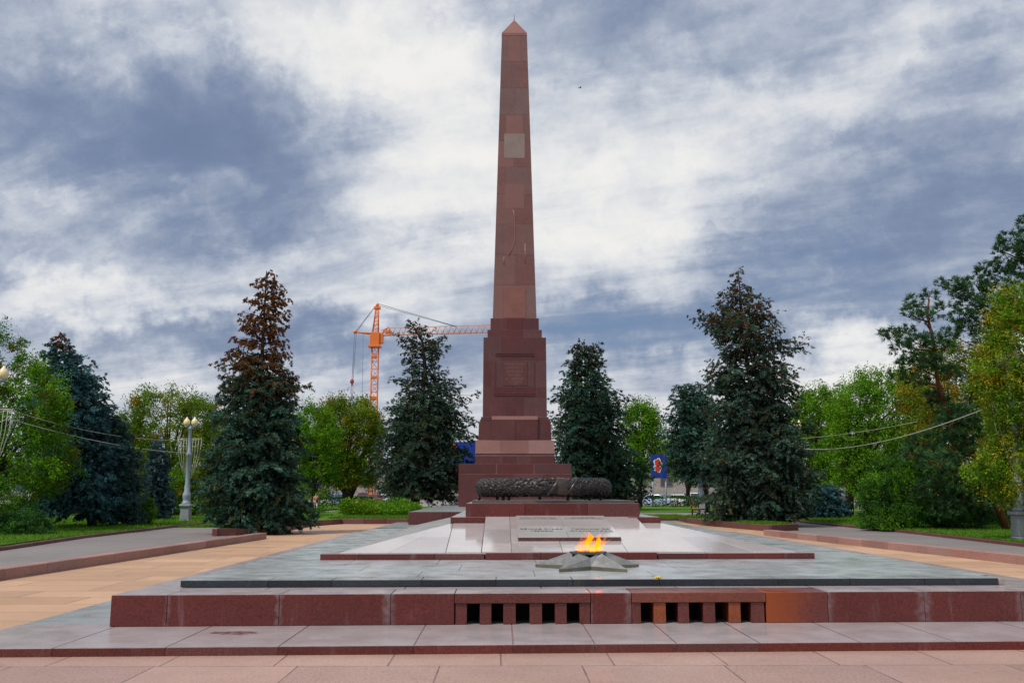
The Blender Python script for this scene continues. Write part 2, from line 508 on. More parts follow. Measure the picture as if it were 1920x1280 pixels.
# side strips of orange paving, front strip of pink paving
PL = [(-9.50, 9.0), (-9.36, 18.2), (-8.45, 34.4)]            # foot of the low kerb wall, left
PR = [(12.6, 9.0), (11.93, 21.4), (10.22, 37.0)]             # and right
sheet('plaza_paving', [(-9.6, 9.0), (-5.3, 9.0), (-5.3, 54), (-8.9, 54), (-9.9, 42), (-10.6, 37), (-8.5, 34.6), (-9.4, 18.2)], -.004, M['pave_orange'])
sheet('plaza_paving', [(8.6, 9.4), (12.8, 9.2), (12.0, 21.4), (10.3, 37), (11.5, 40.7), (10.4, 48), (10.2, 54), (8.6, 54)], -.004, M['pave_orange'])
sheet('pavement', [(-14, -6), (16, -6), (16, 10.35), (5.5, 10.12), (-5.4, 9.74), (-14, 9.4)], .0, M['pave_pink'])
sheet('path', [(-16.6, 5), (-9.4, 5), (-9.4, 18.2), (-8.6, 34.4), (-10.4, 37), (-13.2, 62), (-16.8, 62)], -.008, M['path'])
sheet('path', [(12.4, 5), (17.6, 5), (17.6, 64), (13.4, 64), (13.2, 42), (10.3, 37.2), (11.95, 21.4)], -.008, M['path'])
sheet('path', [(8.5, 59.5), (22, 59.5), (22, 68.5), (8.5, 66)], .27, M['square'])

def lawn(poly, z):
    mb = MB(); mb.prism(poly, -.1, z)
    o = mb.build('lawn', M['lawn']); return tag(o, kind='structure')
KL = [(-13.6, 14), (-14.44, 27.7), (-15.4, 35.06), (-15.78, 44.2), (-16.06, 53.3), (-16.4, 64)]
KR = [(15.4, 14), (16.13, 29.23), (16.86, 39.37), (16.95, 53.65), (17.2, 64)]
lawn([(x - .16, y) for x, y in KL] + [(-16.6, 150), (-90, 150), (-90, 14)], .12)
lawn([(x + .16, y) for x, y in KR] + [(17.6, 120), (90, 120), (90, 14)], .12)
IL = [(-13.3, 62), (-11.04, 36.6), (-9.47, 37.6), (-9.37, 42), (-9.42, 47.5), (-8.53, 51), (-5.02, 51.2)]
IR = [(7.0, 57.6), (10.68, 57.4), (10.31, 52.2), (10.55, 48), (11.47, 40.7), (13.17, 42), (13.6, 58.5)]
lawn([(-13.1, 62), (-10.9, 36.9), (-9.62, 37.8), (-9.52, 42), (-9.57, 47.6), (-8.6, 51.15), (-5.02, 51.35), (-5.02, 100), (-13.1, 100)], .26)
lawn([(6.9, 57.75), (10.83, 57.55), (10.46, 52.2), (10.7, 48), (11.6, 40.95), (13.02, 42.15), (13.45, 58.6), (6.9, 59)], .25)
lawn([(6.9, 67), (22, 69.5), (22, 100), (6.9, 100)], .26)

def kerb(line, w, z0, z1, mat, name, label, cat, seg=1.2, group=None, bev=.012):
    """a row of kerb stones along a line"""
    mb = MB()
    for (a, b_) in zip(line[:-1], line[1:]):
        a = Vector((a[0], a[1], 0)); b_ = Vector((b_[0], b_[1], 0))
        L = (b_ - a).length; n = max(1, round(L / seg)); d = (b_ - a).normalized(); nn = Vector((-d.y, d.x, 0)) * w
        for i in range(n):
            p = a + d * (L * i / n + .004); q = a + d * (L * (i + 1) / n - .004)
            j = random.uniform(-.004, .004)
            pts = [p, q, q + nn, p + nn]
            mb.hexa([(v.x, v.y, z0) for v in pts] + [(v.x, v.y, z1 + j) for v in pts], bev)
    o = mb.build(name, mat)
    return tag(o, label, cat, group)
kerb([(-9.62, 9.0)] + PL[1:], .34, -.05, .21, M['kerb'], 'kerb_wall', 'low rose granite kerb wall along the left edge of the orange paving', 'kerb', 1.5, 'low granite kerb walls flanking the plaza')
kerb([(PR[2][0], PR[2][1]), PR[1], (12.62, 9.0)], .34, -.05, .21, M['kerb'], 'kerb_wall', 'low rose granite kerb wall along the right edge of the orange paving', 'kerb', 1.5, 'low granite kerb walls flanking the plaza')
kerb(KL[::-1], .16, -.05, .10, M['kerb_dark'], 'lawn_kerb', 'thin maroon kerb between the left path and the lawn', 'kerb', 1.0, 'thin kerbs edging the lawns')
kerb(KR, .16, -.05, .10, M['kerb_dark'], 'lawn_kerb', 'thin maroon kerb between the right path and the lawn', 'kerb', 1.0, 'thin kerbs edging the lawns')
kerb(IL[::-1], -.16, -.05, .27, M['kerb_dark'], 'planter_kerb', 'maroon granite planter edge round the brown topped spruce on the left', 'kerb', 1.2, 'raised planter edges')
kerb(IR[::-1], -.16, -.05, .27, M['kerb_dark'], 'planter_kerb', 'maroon granite planter edge round the tallest spruce on the right', 'kerb', 1.2, 'raised planter edges')

# ------------------------------------------------------------------ stepped base of the memorial
def row(mb, xs, y0, y1, z0, z1, bev=.006, gap=.004, mi=0, k=SK):
    bev *= .65; gap *= .6
    for a, b_ in zip(xs[:-1], xs[1:]):
        mb.box(a + gap, b_ - gap, y0, y1, z0, z1, bev, k, mi=mi)

def X(px, Y): return at(px, 1100, Y).x

# low step: a broad grey platform whose coping blocks are red granite
step = empty('granite_platform', (0, 0, 0), 'wide lowest granite step with a red front edge spanning the whole foreground', 'step')
xs = [-5.66] + [X(p, 9.95) for p in (128, 330, 533, 780, 962, 1113, 1265, 1420, 1610, 1790, 2010, 2230)] + [9.15]
mb = MB(); row(mb, xs, 9.85, 11.60, -.03, Z1, .007)
def wet_stain(mat):
    """a spilled wine-red patch on one coping slab"""
    t = mat.node_tree; b = NB(t); bs = t.nodes['Principled BSDF']
    geo = b.n('ShaderNodeNewGeometry'); Pn = geo.outputs['Position']
    dd = b.v('SUBTRACT', b.v('ADD', Pn, b.v('SCALE', b.v('SUBTRACT', b.noise(Pn, 7, 5, .6, out='Color'), (.5, .5, .5)), scale=.42)), (-2.95, 10.72, Z1))
    q = b.v('LENGTH', b.v('MULTIPLY', dd, (3.4, 7.0, 1)))
    f = b.m('MULTIPLY', b.remap(q, 1.05, .70, 0, .85, smooth=True), b.remap(b.noise(Pn, 16, 5, .7), .35, .55, .35, 1.0))
    old = bs.inputs['Base Color'].links[0].from_socket; oldr = bs.inputs['Roughness'].links[0].from_socket
    b.put(bs.inputs['Base Color'], b.mix(f, old, (.10, .006, .008)))
    b.put(bs.inputs['Specular IOR Level'], b.remap(f, 0, 1, .5, .12))
M['coping'] = granite('red_grey_coping', (.074, .0145, .012), (.165, .038, .029), .27, .16, 48., (.24, .18, .18), .4, pale_top=(.37, .325, .33))
wet_stain(M['coping'])
mb.build('coping', M['coping'], step)
mb = MB(); mb.box(-5.64, 9.13, 11.606, 60, -.03, Z1 - .004, 0, SK)
mb.build('grey_paving', M['pave_grey'], step)
mb = MB(); mb.box(-5.6, 9.1, 9.86, 11.5, -.04, Z1 - .006, 0, SK); mb.build('joint_filling', M['mortar'], step)

# tall step with the two barred vents
tall = empty('granite_step', (0, 0, 0), 'tall dark red granite step with two barred vent openings under the black slab', 'step')
YT = 11.353
px_t = lambda p: X(p, YT + .05)
D = .55
def smears(mat, joints):
    t = mat.node_tree; b = NB(t); bs = t.nodes['Principled BSDF']
    geo = b.n('ShaderNodeNewGeometry'); Pn = geo.outputs['Position']
    x, y, z = b.sep(Pn)
    wob = b.m('MULTIPLY', b.m('SUBTRACT', b.noise(Pn, 9, 5, .65), .5), .16)
    tot = None
    for j, w, amt in joints:
        d = b.m('ABSOLUTE', b.m('ADD', b.m('SUBTRACT', x, px_t(j)), wob))
        g = b.remap(d, w, w * .25, 0, amt, smooth=True)
        tot = g if tot is None else b.m('MAXIMUM', tot, g)
    tot = b.m('MULTIPLY', tot, b.remap(b.noise(Pn, 14, 5, .7), .35, .62, .15, 1.0), clamp=True)
    old = bs.inputs['Base Color'].links[0].from_socket
    b.put(bs.inputs['Base Color'], b.mix(tot, old, (.23, .175, .185)))
M['red_face'] = M['red'].copy()
smears(M['red_face'], [(325, .05, .35), (530, .06, .55), (731, .10, .6), (1100, .07, .55), (1177, .06, .6), (1552, .12, .6), (1738, .12, .6), (1926, .1, .5)])
for cut in ([-4.52, px_t(325)], [px_t(325), px_t(530)], [px_t(530), px_t(735)], [px_t(735), px_t(853)], [px_t(1107), px_t(1184)], [px_t(1555), px_t(1740)], [px_t(1740), px_t(1926)], [px_t(1926), px_t(2110)]):
    mb = MB(); row(mb, cut, YT, YT + D, Z1 + .003, Z2 - .002, .008); mb.build('facing_block', M['red_face'], tall)
mb = MB(); row(mb, [px_t(1437), px_t(1555)], YT, YT + D, Z1 + .003, Z2 - .002, .008)
def rust_fade():
    m = granite('rust_fading_granite', (.085, .016, .013), (.20, .045, .034), .24, .05, 48., (.25, .17, .17), .3)
    t = m.node_tree; b = NB(t); bs = t.nodes['Principled BSDF']
    geo = b.n('ShaderNodeNewGeometry'); Pn = geo.outputs['Position']
    x = b.m('ADD', b.sep(Pn)[0], b.m('MULTIPLY', b.m('SUBTRACT', b.noise(Pn, 5, 5, .6), .5), .5))
    f = b.remap(x, px_t(1440), px_t(1545), .85, 0, smooth=True)
    old = bs.inputs['Base Color'].links[0].from_socket
    b.put(bs.inputs['Base Color'], b.mix(f, old, (.30, .060, .008)))
    return m
o = mb.build('rusty_block', rust_fade(), tall); o['label'] = 'block stained bright rust orange'
ZL = Z1 + .243           # underside of the lintels
for (xa, xb, posts, rusty) in ((853, 1107, ((855, 876), (900, 921.6), (943.6, 967), (992.7, 1016), (1040, 1062), (1086, 1106)), ()),
                               (1184, 1437, ((1184, 1201), (1225, 1248), (1271, 1291.6), (1318.4, 1341), (1366.6, 1389), (1408.7, 1434)), (1, 4))):
    mb = MB(); row(mb, [px_t(xa), px_t(xb)], YT - .012, YT + D, ZL, Z2 - .001, .006)
    mb.build('lintel', M['russet'] if rusty else M['coping'], tall)
    for i, (a, b_) in enumerate(posts):
        mb = MB(); row(mb, [px_t(a), px_t(b_)], YT + .006, YT + D - .1, Z1 + .003, ZL - .003, .005, 0)
        mb.build('post', M['rust'] if i in rusty else M['coping'], tall)
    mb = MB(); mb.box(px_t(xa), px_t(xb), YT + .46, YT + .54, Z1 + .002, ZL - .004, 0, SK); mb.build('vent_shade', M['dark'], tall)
mb = MB(); mb.box(-4.50, px_t(853) - .01, YT + .02, YT + D - .02, Z1 + .002, Z2 - .02, 0, SK)
mb.box(px_t(1437) + .01, 7.2, YT + .02, YT + D - .02, Z1 + .002, Z2 - .02, 0, SK)
mb.build('joint_filling', M['mortar'], tall)
mb = MB(); row(mb, [-4.50, -2.9, -1.2, .5, 2.2, 3.9, 5.5, 7.25], YT + D + .004, YT + 18, Z1 + .003, Z2 - .003, .006)
mb.build('top_slab', M['coping'], tall)

# black slab
slab = empty('black_slab', (0, 0, 0), 'thin black granite slab with a grey shining top that carries the star', 'slab')
YS = 12.159
px_s = lambda p: X(p, YS)
xs = [px_s(p) for p in (342, 505, 622, 790, 930, 1074, 1239, 1463, 1600, 1743, 1884)]
kS = .022
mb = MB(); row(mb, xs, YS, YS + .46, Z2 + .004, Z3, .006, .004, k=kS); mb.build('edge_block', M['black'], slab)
xs2 = [-3.97, -2.5, -1.1, .45, 2.05, 3.6, 5.2, 6.52]
mb = MB()
for (ya, yb, sh) in ((.465, 1.35, 0), (1.355, 2.5, .5), (2.505, 4.2, .1), (4.205, 17.5, .3)):
    xx = [xs2[0]] + [x + sh for x in xs2[1:-1]] + [xs2[-1]]
    row(mb, xx, YS + ya, YS + yb - .004, Z2 + .004, Z3 - .001, .004, .003, k=kS)
M['slabtop'] = granite('slab_top_granite', (.085, .10, .112), (.165, .185, .20), .2, .06, 45., (.24, .25, .26), .1, pale_top=(.46, .485, .495))  # black slab's top, its grey sky reflection put into the colour
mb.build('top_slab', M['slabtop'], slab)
mb = MB(); mb.box(-3.95, 6.5, YS + .02, YS + 17.4, Z2 + .003, Z3 - .012, 0, kS); mb.build('joint_filling', M['mortar'], slab)

# ramped mound of pale polished slabs
mound = empty('tomb_mound', (0, 0, 0), 'low hipped mound of pale polished slabs with a red front edge below the wreath', 'monument')
YW, kW = 15.788, .027
mb = MB()
row(mb, [X(p, YW) for p in (600, 672, 815, 908)], YW, YW + .5, Z3 + .003, Z4, .006, .003, k=kW)
row(mb, [X(p, YW) for p in (1236, 1330, 1475, 1536)], YW, YW + .5, Z3 + .003, Z4, .006, .003, k=kW)
row(mb, [X(910, YW), X(1014, YW), X(1130, YW), X(1234, YW)], YW - .06, YW + .5, Z3 + .003, Z4 + .018, .006, .003, k=kW)
mb.build('front_edge', M['red'], mound)
yb, zb = 19.3, 1.0                       # back of the wings
def slope(xl0, xr0, xl1, xr1, y0, z0, y1, z1, t=.05, bev=.004):
    return [(xl0, y0 + kW * xl0, z0 - t), (xr0, y0 + kW * xr0, z0 - t), (xr1, y1 + kW * xr1, z1 - t), (xl1, y1 + kW * xl1, z1 - t),
            (xl0, y0 + kW * xl0, z0), (xr0, y0 + kW * xr0, z0), (xr1, y1 + kW * xr1, z1), (xl1, y1 + kW * xl1, z1)]
y0 = YW + .16
g_ = .006
def lerp(a, b_, t): return a + (b_ - a) * t
for (xo0, xi0, xo1, xi1, sgn) in ((-2.68, -.93, -1.05, -.98, 1), (4.98, 3.42, 3.3, 3.24, -1)):
    mb = MB()
    for (ta, tb) in ((0, .49), (.49, 1)):
        a0, a1 = lerp(xo0, xo1, ta), lerp(xo0, xo1, tb); c0, c1 = lerp(xi0, xi1, ta), lerp(xi0, xi1, tb)
        ya, yb_ = lerp(y0, yb, ta) + .004, lerp(y0, yb, tb) - .004; za, zb_ = lerp(Z4 + .012, zb, ta), lerp(Z4 + .012, zb, tb)
        parts = ((a0, lerp(a0, c0, .46), a1, lerp(a1, c1, .46)), (lerp(a0, c0, .46) + sgn * g_, c0, lerp(a1, c1, .46) + sgn * g_, c1)) if ta == 0 else ((a0, c0, a1, c1),)
        for (p0, q0, p1, q1) in parts:
            p = slope(min(p0, q0), max(p0, q0), min(p1, q1), max(p1, q1), ya, za, yb_, zb_)
            mb.hexa(p, .003)
    mb.build('wing_panel', M['panel'], mound)
# inner strips beside the centre
mb = MB(); mb.hexa(slope(-.92, -.335, -.97, -.335, y0, Z4 + .020, yb, zb + .008), .004); mb.build('wing_panel', M['panel'], mound)
mb = MB(); mb.hexa(slope(2.785, 3.41, 2.785, 3.23, y0, Z4 + .020, yb, zb + .008), .004)
mb.build('wing_panel', M['panel'], mound)
mb = MB()
zc0, zc1, yc0, yc1 = Z4 + .032, 1.150, YW + .02, 19.62
def zc(y): return lerp(zc0, zc1, (y - yc0) / (yc1 - yc0))
cols_ = [-.325, .17, 1.02, 2.1, 2.775]
rows_ = [yc0, 16.55, 18.0, yc1]
for a, b_ in zip(cols_[:-1], cols_[1:]):
    for c, d_ in zip(rows_[:-1], rows_[1:]):
        mb.hexa(slope(a + .003, b_ - .003, a + .003, b_ - .003, c + .003, zc(c), d_ - .003, zc(d_)), .003)
mb.build('centre_slope', M['panel'], mound)
for (a, b_) in ((-1.03, -.33), (2.60, 3.26)):
    mb = MB(); mb.box(a, b_, yb + .02, yb + .5, zb - .1, 1.128, .006, kW); mb.build('riser', M['red'], mound)
mb = MB()      # grey flanks running back from the hips, and the solid core
mb.hexa([(-2.72, YW + .2, Z3 + .003), (-.99, 19.42, Z3 + .003), (-.99, 30, Z3 + .003), (-2.72, 30, Z3 + .003), (-2.70, YW + .2, Z4 + .0), (-1.05, 19.30, .985), (-1.05, 30, .985), (-2.70, 30, Z4)], 0)
mb.hexa([(3.3, 19.5, Z3 + .003), (5.0, YW + .35, Z3 + .003), (5.0, 30, Z3 + .003), (3.3, 30, Z3 + .003), (3.32, 19.4, .985), (4.98, YW + .35, Z4), (4.98, 30, Z4), (3.32, 30, .985)], 0)
mb.box(-1.04, 3.28, yb + .53, 27.4, Z3 + .003, 1.124, .006, kW)
mb.build('flank', M['grey'], mound)
mb = MB()
mb.hexa([(-2.6, YW + .3, Z3 + .002), (4.9, YW + .45, Z3 + .002), (3.2, yb, Z3 + .002), (-.9, yb, Z3 + .002), (-2.5, YW + .3, Z4 - .05), (4.8, YW + .45, Z4 - .05), (3.2, yb, zb - .055), (-.9, yb, zb - .055)])
mb.build('core', M['mortar'], mound)

# inscribed plaque lying on the slope
plq = empty('memorial_plaque', (0, 0, 0), 'grey inscribed granite plaque lying on the pale slope behind the flame', 'plaque')
sl = (zc1 - zc0) / (yc1 - yc0)
pa = at(972, 1016.5, 16.75); pb = at(1165, 1016.5, 16.75)
ypf, ypb = 16.75, 19.56
zf = zc(16.75) + .075; zbk = zc(19.56) + .02
pz = lambda y: lerp(zf, zbk, (y - ypf) / (ypb - ypf))
mb = MB()
xm = .5 * (pa.x + pb.x) - .02
for (xa, xb) in ((pa.x, xm - .002), (xm + .002, pb.x)):
    for (ya, yb2) in ((ypf, 17.95), (17.955, ypb)):
        mb.hexa(slope(xa, xb, xa, xb, ya, pz(ya), yb2, pz(yb2), .035, .002), .003)
mb.build('slab', M['plaque'], plq)
mb = MB(); mb.hexa(slope(pa.x - .004, pb.x + .004, pa.x - .004, pb.x + .004, ypf - .006, pz(ypf) - .012, ypf + .5, pz(ypf + .5) - .04, .075)); mb.build('edge', M['red_tier'], plq)
M['letters'] = plain('worn_gilt_letters', (.20, .19, .175), .4, .3)
def text(body, size, parent, mat, loc, rot, name='inscription', ext=.002, align='CENTER', sp=1.0, fit=None):
    cu = bpy.data.curves.new(name, 'FONT')
    cu.body = body; cu.size = size; cu.align_x = align; cu.extrude = ext; cu.space_line = sp
    tmp = bpy.data.objects.new(name, cu); COL.objects.link(tmp)
    bpy.context.view_layer.update()
    dg = bpy.context.evaluated_depsgraph_get()
    me = bpy.data.meshes.new_from_object(tmp.evaluated_get(dg))
    bpy.data.objects.remove(tmp)
    o = link(name, me, None, parent)
    me.materials.clear(); me.materials.append(mat)
    o.location = loc; o.rotation_euler = rot
    if fit:
        xs_ = [v.co.x for v in me.vertices]; k = fit / (max(xs_) - min(xs_)); o.scale = (k, min(1, k * 1.7), 1)
    return o
ang = math.atan2(zbk - zf, ypb - ypf)
for (xx, yy, body, s_) in ((.5 * (pa.x + xm), 19.15, 'ЗДЕСЬ ПОХОРОНЕНЫ\nСОЛДАТЫ И ОФИЦЕРЫ', .15), (.5 * (pb.x + xm), 19.15, '62-й И 64-й АРМИЙ\nПАВШИЕ СМЕРТЬЮ ХРАБРЫХ', .13),
                           (.5 * (pa.x + xm), 17.6, 'ВЕЧНАЯ СЛАВА\nГЕРОЯМ', .17), (.5 * (pb.x + xm), 17.6, 'ПАВШИМ ЗА\nСТАЛИНГРАД', .17)):
    text(body, s_, plq, M['letters'], (xx, yy, pz(yy) + .003 + kW * 0), (ang, 0, 0), sp=1.5, fit=.78)

# ------------------------------------------------------------------ tomb block and wreath
tomb = empty('tomb_block', (0, 0, 0), 'red granite block with a dark inset ledge that carries the bronze wreath', 'monument')
YB = 19.5
xa, xb = at(873, 960, YB).x, at(1200, 960, YB).x
zt = at(960, 943.2, YB).z
mb = MB(); row(mb, [xa, lerp(xa, xb, .34), lerp(xa, xb, .7), xb], YB, YB + 4.2, 1.118, zt, .008, .002, k=.02)
mb.build('block', M['red'], tomb)
x2a, x2b = at(885, 940, YB + .35).x, at(1191, 940, YB + .35).x
zt2 = at(960, 938, YB + .35).z
mb = MB(); row(mb, [x2a, lerp(x2a, x2b, .5), x2b], YB + .35, YB + 3.9, zt + .001, zt2, .006, .002, k=.02)
mb.build('ledge', M['ledge'], tomb)

wx, wy = at(1019, 920, 21.2).x, 21.25
Rm, Rt = 1.335, .20
wz = zt2 + .075 + Rt
wre = empty('bronze_wreath', (wx, wy, zt2), 'large dark bronze wreath of overlapping leaves lying on the tomb block', 'wreath', rz=.02)
mb = MB()
NS, NT = 96, 16
rings = []
for i in range(NS):
    a = 2 * math.pi * i / NS
    rr = []
    for j in range(NT):
        t = 2 * math.pi * j / NT
        r2 = Rt * .90
        rr.append(mb.bm.verts.new(((Rm + r2 * math.cos(t)) * math.cos(a), (Rm + r2 * math.cos(t)) * math.sin(a), wz - zt2 + r2 * math.sin(t))))
    rings.append(rr)
for i in range(NS):
    for j in range(NT):
        f = mb.bm.faces.new((rings[i][j], rings[(i + 1) % NS][j], rings[(i + 1) % NS][(j + 1) % NT], rings[i][(j + 1) % NT])); f.smooth = True
mb.build('ring', M['bronze'], wre)
def torus_pt(a, t, r): return Vector(((Rm + r * math.cos(t)) * math.cos(a), (Rm + r * math.cos(t)) * math.sin(a), wz - zt2 + r * math.sin(t)))
BAND = R(-78)           # where the smooth ribbon crosses the front
V, Fc = [], []
for k in range(3300):
    a = random.uniform(0, 2 * math.pi); t = random.uniform(0, 2 * math.pi)
    da = (a - BAND + math.pi) % (2 * math.pi) - math.pi
    if abs(da) < .085: continue
    p = torus_pt(a, t, Rt * .90)
    n = (p - torus_pt(a, t, 0)).normalized()
    al = Vector((-math.sin(a), math.cos(a), 0)) * (1 if da > 0 else -1)
    tw = random.uniform(-.6, .6)
    d = (Matrix.Rotation(tw, 3, n) @ al).normalized()
    s = n.cross(d)
    L = random.uniform(.085, .13); w = L * random.uniform(.22, .30); lift = random.uniform(.006, .024)
    i0 = len(V)
    V += [p - n * .004, p + d * L * .45 + s * w + n * (.006 + lift * .35), p + d * L * .5 + n * (.020 + lift * .45), p + d * L * .45 - s * w + n * (.006 + lift * .35), p + d * L + n * lift]
    Fc += [(i0, i0 + 1, i0 + 2), (i0, i0 + 2, i0 + 3), (i0 + 1, i0 + 4, i0 + 2), (i0 + 3, i0 + 2, i0 + 4)]
me = bpy.data.meshes.new('leaves'); me.from_pydata([tuple(v) for v in V], [], Fc); me.update()
link('leaves', me, M['bronze'], wre)
mb = MB()
for k in range(150):
    a = random.uniform(0, 2 * math.pi); t = random.uniform(0, 2 * math.pi)
    if abs((a - BAND + math.pi) % (2 * math.pi) - math.pi) < .1: continue
    p = torus_pt(a, t, Rt * .98); mb.ball(p, random.uniform(.014, .022), 7, 5)
mb.build('berries', M['bronze_band'], wre)
mb = MB()
for c0, hw, rr in ((BAND, .075, Rt * 1.0), (BAND - .13, .022, Rt * 1.04), (BAND + .14, .022, Rt * 1.04)):
    rg = []
    for i in range(7):
        a = c0 + hw * (i / 3 - 1)
        rg.append([mb.bm.verts.new(torus_pt(a + (.10 * math.sin(2 * math.pi * j / 24) if rr > Rt * 1.02 else 0), 2 * math.pi * j / 24, rr * (1.0 if 0 < i < 6 else .95))) for j in range(24)])
    for i in range(6):
        for j in range(24):
            f = mb.bm.faces.new((rg[i][j], rg[i + 1][j], rg[i + 1][(j + 1) % 24], rg[i][(j + 1) % 24])); f.smooth = True
mb.build('ribbon', M['bronze_band'], wre)
for px_ in (896, 942, 952, 1062, 1105, 1131):
    xx = at(px_, 935, 20.1).x - wx
    yy = -math.sqrt(max(.02, Rm * Rm - xx * xx))
    mb = MB(); mb.ball((xx, yy, .042), .042, 10, 8); mb.tube([(xx, yy, .06), (xx, yy, .16)], .018, 8); mb.build('foot', M['bronze'], wre)
for a in (40, 90, 140):
    xx, yy = Rm * math.cos(R(a)), Rm * math.sin(R(a))
    mb = MB(); mb.ball((xx, yy, .042), .042, 10, 8); mb.tube([(xx, yy, .06), (xx, yy, .16)], .018, 8); mb.build('foot', M['bronze'], wre)

# ------------------------------------------------------------------ star and flame
SXc, SYc, SR = 1.275, 13.93, .81
star = empty('star_burner', (SXc, SYc, Z3 + .002), 'five pointed grey metal star set on the black slab round the burner', 'star', rz=0.0)
mb = MB()
pts = []
for i in range(10):
    a = R(90 + 36 * i); r = SR if i % 2 == 0 else SR * .385
    pts.append((r * math.cos(a), r * math.sin(a)))
zr = .038
lo = [mb.bm.verts.new((x, y, 0)) for x, y in pts]
hi = [mb.bm.verts.new((x, y, zr if i % 2 == 0 else zr + .015)) for i, (x, y) in enumerate(pts)]
top = []
for i in range(10):
    a = R(90 + 36 * i); r = .255
    top.append(mb.bm.verts.new((r * math.cos(a), r * math.sin(a), 0.235 if i % 2 == 0 else .165)))
for i in range(10):
    j = (i + 1) % 10
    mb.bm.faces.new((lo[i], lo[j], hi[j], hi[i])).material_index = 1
    mb.bm.faces.new((hi[i], hi[j], top[j])); mb.bm.faces.new((hi[i], top[j], top[i]))
bot = [mb.bm.verts.new((v.co.x * .9, v.co.y * .9, .05)) for v in top]
for i in range(10):
    j = (i + 1) % 10
    mb.bm.faces.new((top[i], top[j], bot[j], bot[i]))
mb.bm.faces.new(bot)
mb.build('star_body', [M['starstone'], plain('star_edge_dark', (.15, .14, .10), .35, .4, .25, 9.)], star)  # sides in a darker copy: their dim reflections put into the colour
M['bowl'] = plain('dark_burner_steel', (.085, .09, .10), .4, .6, .2, 10)
mb = MB()
pent = [(.262 * math.cos(R(90 + 72 * i)), .262 * math.sin(R(90 + 72 * i))) for i in range(5)]
star_in = []
for i in range(10):
    a = R(90 + 36 * i); r = .245 if i % 2 == 0 else .215
    star_in.append((r * math.cos(a), r * math.sin(a)))
mb.prism([(1.10 * x, 1.10 * y) for x, y in pent], .205, .238, .003)
mb.build('rim', M['bowl'], star)
mb = MB(); mb.lathe([(.0, .150), (.17, .16), (.205, .243), (.17, .2435), (.15, .20), (0, .19)], n=24); mb.build('burner_bowl', M['dark'], star)

def flame_mat():
    m = bpy.data.materials.new('flame'); m.use_nodes = True
    t = m.node_tree; t.nodes.clear(); b = NB(t)
    tc = b.n('ShaderNodeTexCoord'); O = tc.outputs['Object']
    x, y, z = b.sep(O)
    n = b.noise(b.v('MULTIPLY', O, (1, 1, .55)), 17.0, 4, .6, .8)
    body = b.remap(n, .38, .58, .0, 1.0, smooth=True)
    fade = b.remap(z, .10, .36, 1.0, .42)
    em = b.n('ShaderNodeEmission')
    hot = b.m('ADD', b.remap(z, .0, .22, .75, .0), b.remap(b.noise(O, 13.0, 3, .5), .38, .62, -.25, .35), clamp=True)
    b.put(em.inputs['Color'], b.mix(hot, (1.0, .17, .004), (1.0, .50, .014)))
    b.put(em.inputs['Strength'], b.m('MULTIPLY', b.m('MULTIPLY', body, fade), 17.0))
    ab = b.n('ShaderNodeVolumeAbsorption'); ab.inputs['Color'].default_value = (.90, .55, .04, 1)
    b.put(ab.inputs['Density'], b.m('MULTIPLY', b.m('MULTIPLY', body, fade), 15.0))
    ad = b.n('ShaderNodeAddShader'); t.links.new(em.outputs[0], ad.inputs[0]); t.links.new(ab.outputs[0], ad.inputs[1])
    out = b.n('ShaderNodeOutputMaterial'); t.links.new(ad.outputs[0], out.inputs['Volume'])
    return m
fl = MB()
from mathutils import noise as mnoise
tongues = [((.02, .01), (.06, .0), .085, .27), ((-.12, .0), (-.19, .02), .050, .19), ((-.09, .03), (-.07, .0), .060, .27), ((-.03, -.02), (.01, .02), .075, .31), ((.05, .02), (.20, .01), .070, .29),
           ((.02, -.06), (.07, -.03), .075, .23), ((-.10, -.04), (-.16, .0), .045, .14), ((.05, .05), (.10, .04), .065, .27), ((-.05, .05), (-.11, .05), .055, .33), ((.09, -.03), (.18, -.04), .05, .20),
           ((.11, .0), (.33, .0), .045, .24), ((.10, .02), (.27, .0), .04, .31), ((-.02, .0), (-.02, -.02), .06, .36)]
for (b0, b1, r, h) in tongues:
    n, s = 16, 12
    rings = []
    sd = random.uniform(0, 50)
    for i in range(n + 1):
        u = i / n
        prof = r * (math.sin(math.pi * min(1, u * .85 + .15)) ** .8) * (1 - u * .35) if u < 1 else 0.001
        sway = .045 * math.sin(u * 7 + sd) * u
        cx = lerp(b0[0], b1[0], u ** 1.3) + sway; cy = lerp(b0[1], b1[1], u) + .03 * math.cos(u * 6 + sd) * u
        rg = []
        for j in range(s):
            a = 2 * math.pi * j / s
            q = 1 + .45 * mnoise.noise(Vector((math.cos(a) * 1.3 + sd, math.sin(a) * 1.3, u * 4 + sd)))
            rg.append(fl.bm.verts.new((cx + prof * q * math.cos(a), cy + prof * q * math.sin(a), h * u)))
        rings.append(rg)
    for i in range(n):
        for j in range(s):
            f = fl.bm.faces.new((rings[i][j], rings[i][(j + 1) % s], rings[i + 1][(j + 1) % s], rings[i + 1][j])); f.smooth = True
S.cycles.volume_step_rate = .25
o = fl.build('flame', flame_mat(), None, (SXc + .01, SYc, Z3 + .20))
tag(o, 'orange and yellow flame burning in the middle of the star', 'flame')
